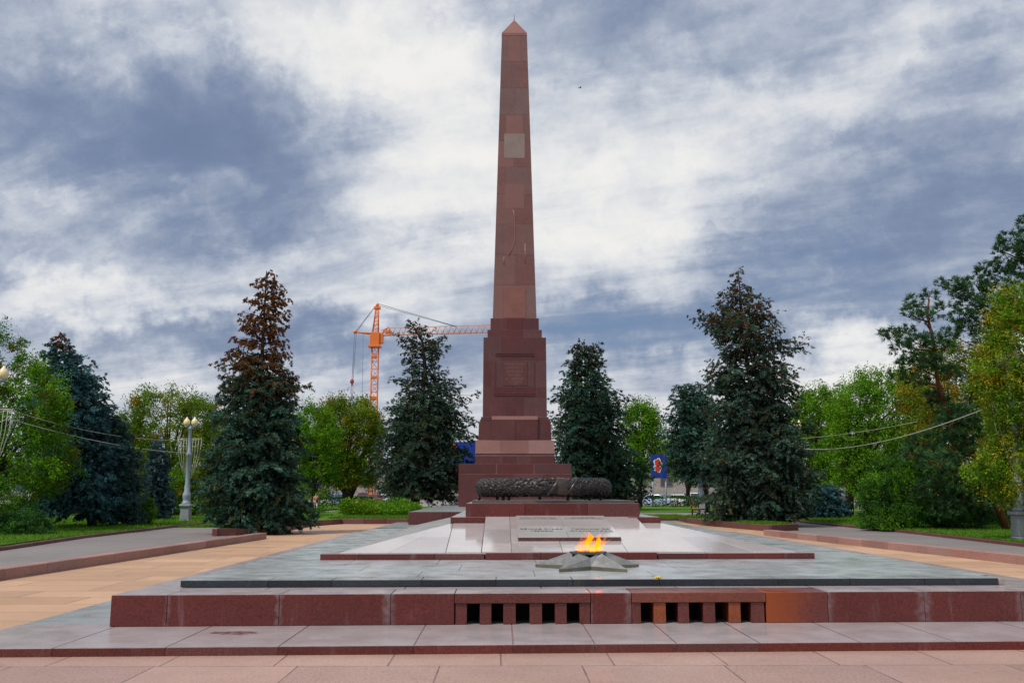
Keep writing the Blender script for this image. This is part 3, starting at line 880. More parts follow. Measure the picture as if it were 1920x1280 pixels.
# withered flower left on the slab
mb = MB(); mb.tube([(0, 0, .006), (.05, .05, .009), (.12, .13, .007), (.2, .2, .006)], .0045, 5)
fw = empty('cut_flower', (at(1236, 1083, 12.38).x - .02, 12.34, Z3), 'withered yellow flower lying at the front edge of the black slab', 'flower', rz=.9)
mb.build('stem', plain('dry_stem', (.30, .27, .06), .8), fw)
mb = MB()
for i in range(9):
    a = i * .7; mb.tube([(-.0, 0, .01), (.035 * math.cos(a), .03 * math.sin(a), .016), (.06 * math.cos(a), .05 * math.sin(a), .007)], [.004, .010, .002], 5)
mb.build('petals', plain('yellow_petal', (.75, .50, .04), .7), fw)

# ------------------------------------------------------------------ obelisk
OC = Vector((.95, 68.7, 0))
plat = empty('obelisk_terrace', (0, 0, 0), 'broad red granite terrace under the obelisk, its left corner showing behind the tomb', 'terrace')
mb = MB()
row(mb, [-4.6, -2.9, -1.0, 1.0, 3.0, 5.0, 6.9], 47.06, 90, -.02, .711, .015, .004, k=0); mb.build('facing_block', M['red_tier'], plat)
mb = MB(); mb.box(-4.58, 6.88, 47.08, 89.9, .70, .716); mb.build('paving', M['pave_grey'], plat)

ob = empty('obelisk', (OC.x, OC.y, .71), 'tall tapering red granite obelisk on a stepped pedestal with an inscription', 'obelisk')
Z0 = .71
def tier(mb, w0, z0, z1, w1=None, bev=.03, courses=1, cols=1, jitter=0, stag=False):
    """square tier of dressed blocks; four faces with visible joints: each face block is its own stone"""
    w1 = w0 if w1 is None else w1
    th = .35
    for c in range(courses):
        ta, tb = c / courses, (c + 1) / courses
        za, zb_ = lerp(z0, z1, ta) - Z0, lerp(z0, z1, tb) - Z0
        wa, wb = lerp(w0, w1, ta), lerp(w0, w1, tb)
        cc = cols if not isinstance(cols, (list, tuple)) else cols[c % len(cols)]
        for face in range(4):
            rot = Matrix.Rotation(face * math.pi / 2, 4, 'Z')
            cuts = [i / cc * 2 - 1 for i in range(cc + 1)] if not isinstance(cc, tuple) else list(cc)
            for u0, u1 in zip(cuts[:-1], cuts[1:]):
                gz, gx = .005, .004
                pts = []
                for (z_, w_) in ((za + gz, wa), (zb_ - gz, wb)):
                    e0 = u0 * w_ if u0 > -1 else -w_ ; e1 = u1 * w_ if u1 < 1 else w_
                    i0 = max(e0, -w_ + th) if u0 <= -1 else e0; i1 = min(e1, w_ - th) if u1 >= 1 else e1
                    o0 = e0 + (gx if u0 > -1 else 0); o1 = e1 - (gx if u1 < 1 else 0)
                    pts += [(o0, -w_, z_), (o1, -w_, z_), (i1, -w_ + th, z_), (i0, -w_ + th, z_)]
                mb.hexa([tuple(rot @ Vector(p)) for p in pts], .010)
    return mb
def core(mb, w, z0, z1, w1=None):
    w1 = w if w1 is None else w1
    w -= .012; w1 -= .012
    mb.hexa([(-w, -w, z0 - Z0), (w, -w, z0 - Z0), (w, w, z0 - Z0), (-w, w, z0 - Z0), (-w1, -w1, z1 - Z0), (w1, -w1, z1 - Z0), (w1, w1, z1 - Z0), (-w1, w1, z1 - Z0)])
cm = MB()
mb = MB()
tier(mb, 3.89, .715, 2.93, 3.89, courses=1, cols=[(-1, -.55, -.02, .48, 1)]); tier(mb, 3.885, 2.93, 3.63, courses=1, cols=3)
core(cm, 3.89, .72, 3.625)
mb.build('base_block', M['red_tier'], ob)
mb = MB(); tier(mb, 2.79, 3.63, 4.20, cols=[(-1, -.34, .05, .4, 1)]); core(cm, 2.79, 3.6, 4.2); mb.build('plinth', M['red_tier'], ob)
mb = MB(); mb.hexa([(-2.79, -2.79, 4.2 - Z0), (2.79, -2.79, 4.2 - Z0), (2.79, 2.79, 4.2 - Z0), (-2.79, 2.79, 4.2 - Z0), (-2.72, -2.72, 4.34 - Z0), (2.72, -2.72, 4.34 - Z0), (2.72, 2.72, 4.34 - Z0), (-2.72, 2.72, 4.34 - Z0)], 0)
mb.build('shadow_moulding', M['red_tier'], ob)
mb = MB(); tier(mb, 2.79, 4.36, 5.31, 2.77, cols=[(-1, -.36, .34, 1)]); core(cm, 2.785, 4.35, 5.3, 2.765); mb.build('pale_band', M['pink'], ob)
mb = MB(); tier(mb, 2.58, 5.315, 6.63, 2.55, cols=[(-1, -.62, .0, .6, 1)]); core(cm, 2.575, 5.3, 6.6, 2.545)
tier(mb, 2.47, 6.63, 6.80, cols=2); tier(mb, 2.40, 6.80, 6.98, cols=2); core(cm, 2.4, 6.6, 6.97)
mb.build('stepped_course', M['red_tier'], ob)
for f in (0, 2):
    rot = Matrix.Rotation(f * math.pi / 2, 4, 'Z')
    mb = MB(); mb.box(-1.62, .02, -2.72, -2.40, 5.32 - Z0, 6.73 - Z0, .015, 0, rot); mb.box(.024, 1.62, -2.722, -2.40, 5.32 - Z0, 6.73 - Z0, .015, 0, rot); mb.build('projecting_block', M['red_tier'], ob)
    mb = MB(); mb.box(-1.63, 1.63, -2.735, -2.30, 6.735 - Z0, 6.995 - Z0, .02, 0, rot); mb.build('ledge', M['pink'], ob)
# main block
mb = MB()
zs = [7.0, 8.35, 9.12, 11.02, 12.72]
cw = [(-1, -.4, .3, 1), (-1, -.68, .68, 1), (-1, -.70, -.60, .60, .70, 1), (-1, -.45, .35, 1)]
for i in range(4):
    wa = lerp(2.285, 2.255, (zs[i] - 7) / 5.7); wb = lerp(2.285, 2.255, (zs[i + 1] - 7) / 5.7)
    tier(mb, wa, zs[i], zs[i + 1], wb, cols=[cw[i]])
core(cm, 2.285, 6.97, 12.7, 2.255)
mb.build('die', M['red_tier'], ob)
mb = MB()
wf = -2.275
mb.box(-.90, .90, wf - .022, wf + .1, 9.22 - Z0, 10.98 - Z0, .012)
mb.build('inscription_panel', M['red_tier'], ob)
mb = MB()
for (z_, w_) in ((11.40, 1.42), (11.52, 1.36), (8.52, 1.36), (8.62, 1.42)):
    mb.box(-w_, w_, wf - .05, wf + .1, z_ - Z0, z_ + .055 - Z0, .01)
for s in (-1, 1):
    mb.box(s * 1.40 - .03, s * 1.40 + .03, wf - .035, wf + .1, 9.15 - Z0, 11.0 - Z0, .01)
mb.build('moulding', M['red_tier'], ob)
M['carved'] = plain('worn_carved_letters', (.20, .105, .095), .6)
text('ПРОЛЕТАРИАТ\nКРАСНОГО\nЦАРИЦЫНА\nБОРЦАМ\nЗА СВОБОДУ', .25, ob, M['carved'], (0, wf - .024, 10.68 - Z0), (R(90), 0, 0), sp=1.05, fit=1.5)
text('ПОГИБШИМ\nВ 1919 г.', .17, ob, M['carved'], (0, wf - .024, 9.42 - Z0), (R(90), 0, 0), sp=1.0, fit=.9)
mb = MB(); tier(mb, 1.97, 12.72, 13.33, cols=3); core(cm, 1.97, 12.7, 13.3); tier(mb, 1.76, 13.33, 14.22, cols=[(-1, -.35, .4, 1)]); core(cm, 1.76, 13.3, 14.21)
mb.box(-.55, .55, -1.975, -1.9, 12.74 - Z0, 13.30 - Z0, .01)
mb.build('upper_step', M['red_tier'], ob)
# shaft: courses of rose granite, joints as on the real one
mb = MB()
zz = [14.23, 16.75, 19.05, 21.4, 23.75, 25.9, 28.0, 30.1, 32.3, 34.5, 36.67]
pat = [(-1, -.55, .55, 1), (-1, .02, 1), (-1, -.55, .6, 1), (-1, .0, 1), (-1, -.5, .5, 1), (-1, -.05, 1), (-1, -.56, .56, 1), (-1, .03, 1), (-1, -.58, .55, 1), (-1, -.5, .5, 1)]
wz_ = lambda z: lerp(1.60, .975, (z - 14.23) / (36.67 - 14.23))
for i in range(10):
    tier(mb, wz_(zz[i]), zz[i], zz[i + 1], wz_(zz[i + 1]), cols=[pat[i]])
core(cm, 1.60, 14.2, 36.6, .975)
mb.build('shaft', M['shaft'], ob)
def face_panel(z0, z1, hw, mat, name, off=.012):
    p = []
    for z_ in (z0, z1):
        w_ = wz_(z_) + off
        p += [(-hw, -w_, z_ - Z0), (hw, -w_, z_ - Z0), (hw, -w_ + .1, z_ - Z0), (-hw, -w_ + .1, z_ - Z0)]
    m_ = MB(); m_.hexa(p, .008); return m_.build(name, mat, ob)
M['repair'] = granite('grey_patch_stone', (.20, .135, .115), (.29, .205, .18), .5, .05, 20.)
o = face_panel(26.62, 28.58, .78, M['repair'], 'repair_panel'); o['label'] = 'grey square stone patch'
o = face_panel(14.28, 16.68, .82, M['cap'], 'orange_panel'); o['label'] = 'square of brighter orange granite'
o = face_panel(22.65, 24.55, .72, M['shaft'], 'flush_panel', .008)
mb = MB()
def crack(pts):
    q = [(x, -wz_(z_) - .003, z_ - Z0) for x, z_ in pts]
    mb.tube(q, .034, 5)
crack([(-.12, 22.55), (.0, 22.1), (.01, 20.5), (.03, 20.2), (-.2, 19.5), (-.42, 19.0)])
crack([(.78, 19.9), (.80, 18.4)]); crack([(-.78, 18.9), (-.80, 18.3)])
mb.build('mended_crack', M['pink'], ob)
mb = MB()
mb.hexa([(-.985, -.985, 36.67 - Z0), (.985, -.985, 36.67 - Z0), (.985, .985, 36.67 - Z0), (-.985, .985, 36.67 - Z0)] + [(-.975, -.975, 36.9 - Z0), (.975, -.975, 36.9 - Z0), (.975, .975, 36.9 - Z0), (-.975, .975, 36.9 - Z0)])
ap = mb.bm.verts.new((0, 0, 38.5 - Z0)); bs_ = [mb.bm.verts.new((x, y, 36.9 - Z0)) for x, y in ((-.97, -.97), (.97, -.97), (.97, .97), (-.97, .97))]
for i in range(4): mb.bm.faces.new((bs_[i], bs_[(i + 1) % 4], ap))
mb.build('pyramidion', M['cap'], ob)
mb = MB(); mb.tube([(0, 0, 38.4 - Z0), (0, 0, 38.95 - Z0)], [.03, .012], 6); mb.build('lightning_rod', M['wire_dark'], ob)
cm.build('core', M['mortar'], ob)
# ------------------------------------------------------------------ vegetation builders
def unit(a): return a / np.maximum(np.linalg.norm(a, axis=-1, keepdims=True), 1e-9)
def rdir(n): return unit(rng.normal(size=(n, 3)))
def cards(name, P, C, mat, parent):
    """P: (n, k, 3) corner points of n small faces, C: (n, 3) own colour of each"""
    n, k = P.shape[:2]
    me = bpy.data.meshes.new(name)
    me.vertices.add(n * k); me.loops.add(n * k); me.polygons.add(n)
    me.vertices.foreach_set('co', P.reshape(-1).astype(np.float32))
    me.loops.foreach_set('vertex_index', np.arange(n * k, dtype=np.int32))
    me.polygons.foreach_set('loop_start', np.arange(0, n * k, k, dtype=np.int32))
    at_ = me.color_attributes.new('col', 'FLOAT_COLOR', 'POINT')
    col = np.ones((n * k, 4), np.float32); col[:, :3] = np.repeat(C, k, axis=0)
    at_.data.foreach_set('color', col.reshape(-1))
    me.update(calc_edges=True)
    return link(name, me, mat, parent)

def pick(cols, n, clump=None):
    """cols: list of (rgb, weight)"""
    c = np.array([x[0] for x in cols]); w = np.array([x[1] for x in cols], float); w /= w.sum()
    return c[rng.choice(len(cols), n, p=w)]

def needles(pos, d, ln, C, k, nl, nw, spread=.8):
    """bottle-brush twigs: k pointed needle sprays round each twig"""
    n = len(pos)
    t = rng.uniform(.0, 1.0, (n, k, 1))
    pr = unit(np.cross(d[:, None, :], rng.normal(size=(n, k, 3))))
    base = pos[:, None, :] + d[:, None, :] * (t * ln[:, None, None])
    nd = unit(d[:, None, :] * .75 + pr * spread)
    L = nl * rng.uniform(.7, 1.25, (n, k, 1)); W = nw * rng.uniform(.7, 1.2, (n, k, 1))
    sd = unit(np.cross(nd, rng.normal(size=(n, k, 3))))
    P = np.stack([base - sd * W * .5, base + sd * W * .5, base + nd * L], axis=2)
    cc = np.repeat(C[:, None, :], k, axis=1) * rng.uniform(.75, 1.25, (n, k, 1))
    return P.reshape(-1, 3, 3), cc.reshape(-1, 3)

def world_profile(prof, Y):
    z, l, r = [], [], []
    for py, xl, xr in prof:
        a = at(xl, py, Y); b_ = at(xr, py, Y)
        z.append(a.z); l.append(a.x); r.append(b_.x)
    o = np.argsort(z)
    return np.array(z)[o], np.array(l)[o], np.array(r)[o]

def trunk_path(trunk, Y):
    p = np.array([tuple(at(x, y, Y)) for x, y in trunk]); return p[np.argsort(p[:, 2])]

SD, SW = 3.5, 1.3
def spruce(name, label, Y, trunk, prof, cols, tr=.16, nb=190, dens=15., dead=None, dead_cols=None, scale=1.0, group='spruces in the park', z0=.1, gap=.0, droop=.28, sparse=None):
    tp = trunk_path(trunk, Y)
    tp[0, 2] = z0
    base = tp[0].copy()
    root = empty(name, tuple(base), label, 'tree', 0, group)
    zz, ll, rr = world_profile(prof, Y)
    axx = lambda z: np.interp(z, tp[:, 2], tp[:, 0]); axy = lambda z: np.full_like(z, Y)
    H = tp[-1, 2] - z0
    # heights of boughs, denser where the crown is wide
    zg = np.linspace(zz[0], zz[-1], 400)
    wid = (np.interp(zg, zz, rr) - np.interp(zg, zz, ll)) * .5
    nb = int(nb * .86)
    pdf = wid + .30 * wid.max(); cdf = np.cumsum(pdf); cdf /= cdf[-1]
    zb = np.interp((np.arange(nb) + rng.uniform(0, 1, nb)) / nb, cdf, zg)
    az = np.arange(nb) * 2.39996 + rng.uniform(-.4, .4, nb)
    # boughs that make the outline, one to each side at every measured height
    forced = [(z_, a_) for z_ in zz[1:-1] for a_ in (rng.uniform(-.25, .25), np.pi + rng.uniform(-.25, .25))]
    zb = np.concatenate([zb, [f_[0] for f_ in forced]]); az = np.concatenate([az, [f_[1] for f_ in forced]])
    P_, C_ = [], []
    limb = MB()
    limb.tube([tuple(p - base) for p in tp], [tr * lerp(1, .12, i / max(1, len(tp) - 1)) * (1.25 if i == 0 else 1) for i in range(len(tp))], 8)
    for ib, (z, a) in enumerate(zip(zb, az)):
        if ib < nb and sparse is not None and z > sparse and random.random() < .30: continue
        cx = axx(z); l = cx - np.interp(z, zz, ll); r = np.interp(z, zz, rr) - cx
        m = .5 * (l + r); side = max(r, .12) if math.cos(a) > 0 else max(l, .12)
        L = math.hypot(math.cos(a) * side, math.sin(a) * max(m, .15)) * (random.choice((.55, .7, .8, .88, .98)) * random.uniform(.93, 1.04) if ib < nb else random.uniform(.97, 1.05))
        f = (z - zz[0]) / (zz[-1] - zz[0])
        up = lerp(.05, .50, f ** 1.5); dr = lerp(droop, .05, f)
        d0 = np.array([math.cos(a), math.sin(a), 0.])
        sdv = np.array([-math.sin(a), math.cos(a), 0.])
        ns = max(9, int(SD * dens * (L + .12 * L * L) / scale ** 1.2))
        if sparse is not None and z > sparse: ns = max(4, int(ns * .7))
        # side shoots in pairs along the bough; each carries its own row of needle tufts and hangs a little
        nsh = max(3, int(6.5 * L / scale) + 2)
        tj = (np.arange(nsh) + rng.uniform(.2, .8, nsh)) / nsh
        tj = .10 + .90 * tj
        sj = np.where(np.arange(nsh) % 2 == 0, 1., -1.) * rng.uniform(.55, 1.15, nsh)
        wj = SW * (.36 * L * (1 - tj) ** .75 + .16 * scale) * rng.uniform(.6, 1.15, nsh)
        hj = rng.normal(0, .07 * scale, nsh)
        wt = wj / wj.sum()
        j = rng.choice(nsh, ns, p=wt)
        q_ = rng.uniform(0, 1, ns)
        t = tj[j]
        bz = lambda tt: up * tt * L - dr * L * tt ** 2 * 1.1 + .12 * L * np.maximum(0, tt - .72) * 2
        off0 = -(up - dr * 1.1) * L * .55     # keep the middle of the bough near its height
        fw = q_ * wj[j]
        pos = np.stack([np.full(ns, cx), np.full(ns, Y), np.full(ns, z + off0)], 1) + d0 * (t * L + fw * .55)[:, None] + sdv * (sj[j] * fw * .8)[:, None]
        hang = (.45 + .35 * (1 - f)) * droop * 2.2
        pos[:, 2] += bz(t) + hj[j] - hang * q_ ** 1.6 * wj[j] + rng.normal(0, .030 * scale, ns)
        pos[:, :2] += rng.normal(0, .030 * scale, (ns, 2))
        dv = unit(d0 * .55 + sdv * (sj[j] * .8)[:, None] + np.array([0, 0, 1.]) * (-hang * 1.2 * q_ + rng.uniform(-.25, .35, ns))[:, None])
        if dead is not None:
            zd0, zd1 = dead
            pd = float(np.clip((z - zd0) / (zd1 - zd0), 0, 1))
            isd = rng.uniform(0, 1, ns) < pd
        else: isd = np.zeros(ns, bool)
        tone = random.uniform(.6, 1.4) * 1.55
        base_c = pick(cols, nsh)[j] * tone * (rng.uniform(.75, 1.3, nsh)[j])[:, None] * rng.uniform(.85, 1.15, (ns, 1))
        if dead_cols is not None: base_c[isd] = pick(dead_cols, ns)[isd] * rng.uniform(.7, 1.3, (ns, 1))[isd]
        dv[isd] = unit(dv[isd] * .6 + np.array([0, 0, -.8]))
        ln = rng.uniform(.12, .24, ns) * scale
        ln[isd] *= .7
        p, c = needles(pos, dv, ln, base_c, 9, .10 * scale, .056 * scale)
        P_.append(p); C_.append(c)
        q = np.array([[cx, Y, z + off0], [cx + d0[0] * L * .5, Y + d0[1] * L * .5, z + off0 + up * .5 * L - dr * L * .275], [cx + d0[0] * L * .92, Y + d0[1] * L * .92, z + off0 + (up - dr * 1.1) * L * .9]]) - base
        limb.tube([tuple(v) for v in q], [.022 * scale + .008 * L, .016 * scale, .006], 4, False)
    P = np.concatenate(P_) - base; C = np.concatenate(C_)
    cards('crown', P, C, M['fol'], root)
    limb.build('trunk', M['bark'], root)
    return root

def leaf_cards(pos, size, C, droop=.3, aspect=.5):
    n = len(pos)
    d = unit(rng.normal(size=(n, 3)) + np.array([0, 0, -droop]))
    s = unit(np.cross(d, rng.normal(size=(n, 3))))
    L = (size * rng.uniform(.7, 1.3, n))[:, None]
    W = L * aspect * .5
    return np.stack([pos, pos + d * L * .5 + s * W, pos + d * L, pos + d * L * .5 - s * W], 1), C

def leafy(name, label, Y, trunk, prof, cols, n_clump=330, per=62, leaf=.13, clump=.55, tr=.16, group='leafy park trees', z0=.1, cat='tree', limbs=16, part='crown', depth=1.0, shell=.35, forks=None, bark=None):
    per = int(per * 2.3); leaf *= .78
    tp = trunk_path(trunk, Y); tp[0, 2] = z0
    base = tp[0].copy()
    root = empty(name, tuple(base), label, cat, 0, group)
    zz, ll, rr = world_profile(prof, Y)
    zg = np.linspace(zz[0], zz[-1], 300)
    wid = np.maximum(.05, np.interp(zg, zz, rr) - np.interp(zg, zz, ll))
    cdf = np.cumsum(wid ** 1.4); cdf /= cdf[-1]
    z = np.interp(rng.uniform(0, 1, n_clump), cdf, zg)
    l = np.interp(z, zz, ll); r = np.interp(z, zz, rr)
    cx = .5 * (l + r); hw = .5 * (r - l)
    rad = np.sqrt(rng.uniform(shell, 1., n_clump)); a = rng.uniform(0, 2 * np.pi, n_clump)
    cr = clump * rng.uniform(.55, 1.25, n_clump)
    hw2 = np.maximum(hw - cr * .45, hw * .3)
    ctr = np.stack([cx + hw2 * rad * np.cos(a), Y + hw2 * depth * rad * np.sin(a), z], 1)
    out = unit(np.stack([np.cos(a), np.sin(a), (z - zz.mean()) / (zz[-1] - zz[0]) * 2 + .3], 1))
    cc = pick(cols, n_clump) * rng.uniform(.7, 1.3, (n_clump, 1))
    pos = np.repeat(ctr, per, axis=0); m = len(pos)
    g = np.clip(rng.normal(size=(m, 3)), -1.7, 1.7) * np.repeat(cr, per)[:, None] * np.array([.42, .42, .30])
    st = np.clip(rng.normal(size=(m, 1)), -1.6, 1.8) * np.repeat(cr, per)[:, None] * .42
    # leaves gather along a few sprigs within each clump
    ns_ = 7
    sprig = unit(rng.normal(size=(n_clump, ns_, 3)) + out[:, None, :] * .9 + np.array([0, 0, -.15]))
    k_ = rng.integers(0, ns_, (n_clump, per)).reshape(-1)
    cl = np.repeat(np.arange(n_clump), per)
    tt = rng.uniform(.0, 1.25, (m, 1))
    pos = pos + g * .38 + sprig[cl, k_] * tt * np.repeat(cr, per)[:, None] + np.repeat(out, per, axis=0) * st * .25
    pos[:, 2] = np.maximum(pos[:, 2], z0 + .03)
    C = np.repeat(cc, per, axis=0) * rng.uniform(.8, 1.2, (m, 1))
    P, C = leaf_cards(pos, np.full(m, leaf), C)
    cards(part, P - base, C, M['fol'], root)
    mb = MB()
    mb.tube([tuple(p - base) for p in tp], [tr * lerp(1.15, .35, i / max(1, len(tp) - 1)) for i in range(len(tp))], 8)
    for fk in (forks or []):
        q = np.array([tuple(at(x, y, Y)) for x, y in fk]) - base
        mb.tube([tuple(v) for v in q], [tr * lerp(.8, .25, i / (len(q) - 1)) for i in range(len(q))], 7)
    if limbs:
        for i in rng.choice(n_clump, min(limbs, n_clump), replace=False):
            e = ctr[i]
            zs_ = min(max(tp[0, 2] + .35 * (e[2] - tp[0, 2]), tp[0, 2] + .2 * (tp[-1, 2] - tp[0, 2])), tp[-1, 2])
            s_ = np.array([np.interp(zs_, tp[:, 2], tp[:, 0]), Y, zs_])
            mid = s_ * .5 + e * .5 + np.array([0, 0, .12 * np.linalg.norm(e - s_)]) + rng.normal(0, .1, 3)
            mb.tube([tuple(s_ - base), tuple(mid - base), tuple(e - base)], [tr * .42, tr * .25, .012], 5, False)
    mb.build('trunk' if cat == 'tree' else 'stems', bark or M['bark'], root)
    return root

def pine(name, label, Y, trunk, blobs, limbs, cols, tr=.2, group='pines on the right lawn', z0=.1, dens=1.0, nl=.21, nw=.034, k=18, limb_mat=None):
    """blobs: (px, py, rx px, ry px) sprays of needle tufts; limbs: pixel paths of bare boughs"""
    tp = trunk_path(trunk, Y); tp[0, 2] = z0
    base = tp[0].copy()
    root = empty(name, tuple(base), label, 'tree', 0, group)
    P_, C_ = [], []
    mb = MB()
    s = Y / F
    for (bx, by, rx, ry) in blobs:
        c = np.array(tuple(at(bx, by, Y))) + np.array([0, rng.uniform(-.75, .45), 0])
        rx_, ry_ = rx * s, ry * s
        rx_ *= 1.15; ry_ *= 1.25
        n = max(9, int(dens * 95 * rx_ * ry_ / .36))
        v = rdir(n) * (rng.uniform(.35, 1., (n, 1)) ** .5) * np.array([rx_, rx_ * .9, ry_])
        pos = c + v
        up = unit(unit(v) * .8 + np.array([0, 0, .75]) + rng.normal(0, .3, (n, 3)))
        cc = pick(cols, n) * rng.uniform(.7, 1.3, (n, 1)) * random.uniform(.85, 1.15)
        p, q = needles(pos, up, np.full(n, .16), cc, k, nl, nw, 1.1)
        P_.append(p); C_.append(q)
        near = tp[np.argmin(np.abs(tp[:, 2] - (c[2] - .35 * abs(c[0] - np.interp(c[2], tp[:, 2], tp[:, 0])))))]
        zt_ = min(max(c[2] - .35 * abs(c[0] - near[0]), tp[0, 2] + 1), tp[-1, 2])
        st = np.array([np.interp(zt_, tp[:, 2], tp[:, 0]), Y, zt_])
        mid = (st + c) * .5 + np.array([0, 0, -.06 * np.linalg.norm(c - st)]) + rng.normal(0, .08, 3)
        mb.tube([tuple(st - base), tuple(mid - base), tuple(c - base)], [tr * .30, tr * .18, .014], 5, False)
        for i in rng.choice(n, min(n, 7), replace=False):
            mb.tube([tuple(c - base), tuple(pos[i] - base)], [.016, .007], 4, False)
    cards('crown', np.concatenate(P_) - base, np.concatenate(C_), M['fol'], root)
    for lp, r0 in limbs:
        q = np.array([tuple(at(x, y, Y)) for x, y in lp]) - base
        mb.tube([tuple(v) for v in q], [lerp(r0, .02, i / (len(q) - 1)) for i in range(len(q))], 6)
    mb.build('bough', limb_mat or M['bark_pine'], root)
    t2 = MB(); t2.tube([tuple(p - base) for p in tp], [tr * lerp(1.15, .25, i / (len(tp) - 1)) for i in range(len(tp))], 9)
    t2.build('trunk', M['bark_pine'], root)
    return root

# colours of the leaves themselves
BLUE = [((.036, .095, .115), 4), ((.060, .135, .155), 3), ((.022, .056, .064), 3)]
SPR = [((.036, .082, .062), 4), ((.055, .112, .092), 3), ((.022, .046, .032), 3), ((.075, .085, .040), 1)]
SPRD = [((.036, .072, .054), 4), ((.058, .098, .076), 3), ((.066, .062, .034), 1.5), ((.026, .044, .030), 3)]
BROWN = [((.20, .085, .034), 4), ((.12, .058, .028), 3), ((.26, .12, .05), 1)]
REDB = [((.15, .040, .025), 4), ((.10, .03, .02), 3)]
GREEN = [((0.101, 0.249, 0.015), 4), ((0.142, 0.302, 0.021), 2), ((0.059, 0.158, 0.011), 3)]
BRIGHT = [((0.112, 0.265, 0.013), 5), ((0.168, 0.328, 0.022), 3), ((0.062, 0.159, 0.008), 3)]
OLIVE = [((0.128, 0.219, 0.016), 5), ((0.193, 0.255, 0.020), 2), ((0.077, 0.149, 0.011), 3), ((0.270, 0.185, 0.016), 1)]
YELL = [((0.266, 0.279, 0.019), 4), ((0.160, 0.294, 0.017), 4), ((0.399, 0.279, 0.021), 2), ((0.100, 0.191, 0.012), 2)]
RUST = [((0.199, 0.221, 0.017), 4), ((0.332, 0.191, 0.017), 3), ((0.120, 0.191, 0.013), 4)]
PINE = [((0.048, 0.120, 0.048), 5), ((0.072, 0.160, 0.058), 3), ((0.035, 0.080, 0.035), 3)]
DKGR = [((0.045, 0.127, 0.020), 5), ((0.070, 0.177, 0.025), 2), ((0.028, 0.085, 0.014), 3)]

# ------------------------------------------------------------------ the spruces
zat = lambda py, Y: at(960, py, Y).z
spruce('spruce_tree', 'tall spruce with a thin dead brown top, in the planter left of the crane', 38.6, [(484, 1000), (487, 800), (492, 650), (500, 508)],
       [(508, 482, 524), (530, 477, 524), (545, 488, 530), (565, 460, 545), (590, 452, 548), (615, 452, 538), (640, 436, 536), (665, 420, 546), (690, 402, 546), (712, 420, 556), (728, 418, 584), (745, 410, 552), (790, 398, 570), (850, 386, 582), (900, 372, 588), (940, 378, 592), (970, 392, 590), (992, 402, 580)],
       SPR, tr=.17, nb=300, dens=17, dead=(zat(770, 38.6), zat(655, 38.6)), dead_cols=BROWN, z0=.24, sparse=zat(700, 38.6), scale=.92)
spruce('spruce_tree', 'ragged tallest spruce with a dark red tip, in the planter on the right', 47.5, [(1433, 982), (1420, 800), (1395, 640), (1384, 508)],
       [(506, 1368, 1402), (540, 1366, 1408), (555, 1344, 1432), (575, 1340, 1440), (592, 1310, 1462), (612, 1294, 1460), (625, 1330, 1470), (638, 1350, 1522), (655, 1350, 1520), (668, 1348, 1475), (684, 1330, 1462), (700, 1318, 1500), (730, 1318, 1500), (770, 1310, 1500), (810, 1320, 1520), (850, 1300, 1530), (890, 1310, 1545), (930, 1296, 1545), (960, 1310, 1520), (978, 1330, 1490)],
       SPRD, tr=.24, nb=330, dens=15, dead=(zat(740, 47.5), zat(420, 47.5)), dead_cols=[((.11, .062, .030), 3), ((.07, .06, .032), 3), ((.20, .05, .03), 2)], z0=.24, scale=1.05, sparse=zat(700, 47.5))
spruce('spruce_tree', 'blue spruce with a rusty tip at the far left behind the leafy tree', 43.5, [(172, 990), (165, 850), (130, 720), (112, 622)],
       [(622, 108, 116), (645, 94, 130), (665, 78, 142), (690, 70, 175), (710, 60, 192), (735, 50, 196), (760, 40, 206), (800, 40, 200), (850, 30, 220), (900, 10, 215), (940, 0, 225), (968, 60, 215)],
       BLUE, tr=.17, nb=270, dens=15, dead=(zat(668, 43.5), zat(640, 43.5)), dead_cols=[((.20, .06, .03), 2), ((.05, .08, .07), 2)])
spruce('spruce_tree', 'shorter wide blue spruce with layered boughs right of the rusty tipped one', 44.8, [(212, 985), (210, 860), (203, 765)],
       [(765, 199, 207), (785, 186, 226), (815, 172, 246), (850, 160, 262), (890, 150, 268), (930, 150, 272), (960, 158, 268), (976, 170, 256)],
       [((.038, .085, .085), 4), ((.055, .115, .115), 3), ((.030, .062, .060), 3)], tr=.15, nb=190, dens=17)
spruce('spruce_tree', 'small blue spruce beside the twin globe lamp', 55, [(296, 976), (296, 825)],
       [(822, 292, 300), (845, 284, 308), (870, 276, 314), (900, 271, 322), (930, 268, 326), (955, 270, 328), (970, 276, 322)],
       [((.036, .075, .095), 4), ((.05, .095, .12), 2), ((.028, .055, .07), 3)], tr=.1, nb=120, dens=16)
spruce('spruce_tree', 'spruce with a crooked top left of the obelisk, in front of the crane jib', 75, [(778, 955), (785, 800), (797, 690), (792, 640), (768, 600)],
       [(597, 752, 776), (612, 772, 800), (625, 780, 815), (636, 738, 830), (652, 756, 842), (668, 756, 828), (684, 754, 822), (700, 758, 838), (714, 732, 862), (728, 760, 872), (745, 744, 896), (765, 722, 872), (790, 720, 902), (820, 708, 900), (850, 696, 898), (880, 694, 900), (910, 702, 900), (935, 716, 890)],
       SPRD, tr=.30, nb=330, dens=9.5, dead=(zat(740, 75), zat(480, 75)), dead_cols=[((.08, .05, .024), 3), ((.05, .05, .03), 3)], z0=.26, scale=1.6, group='spruces flanking the obelisk', sparse=zat(760, 75))
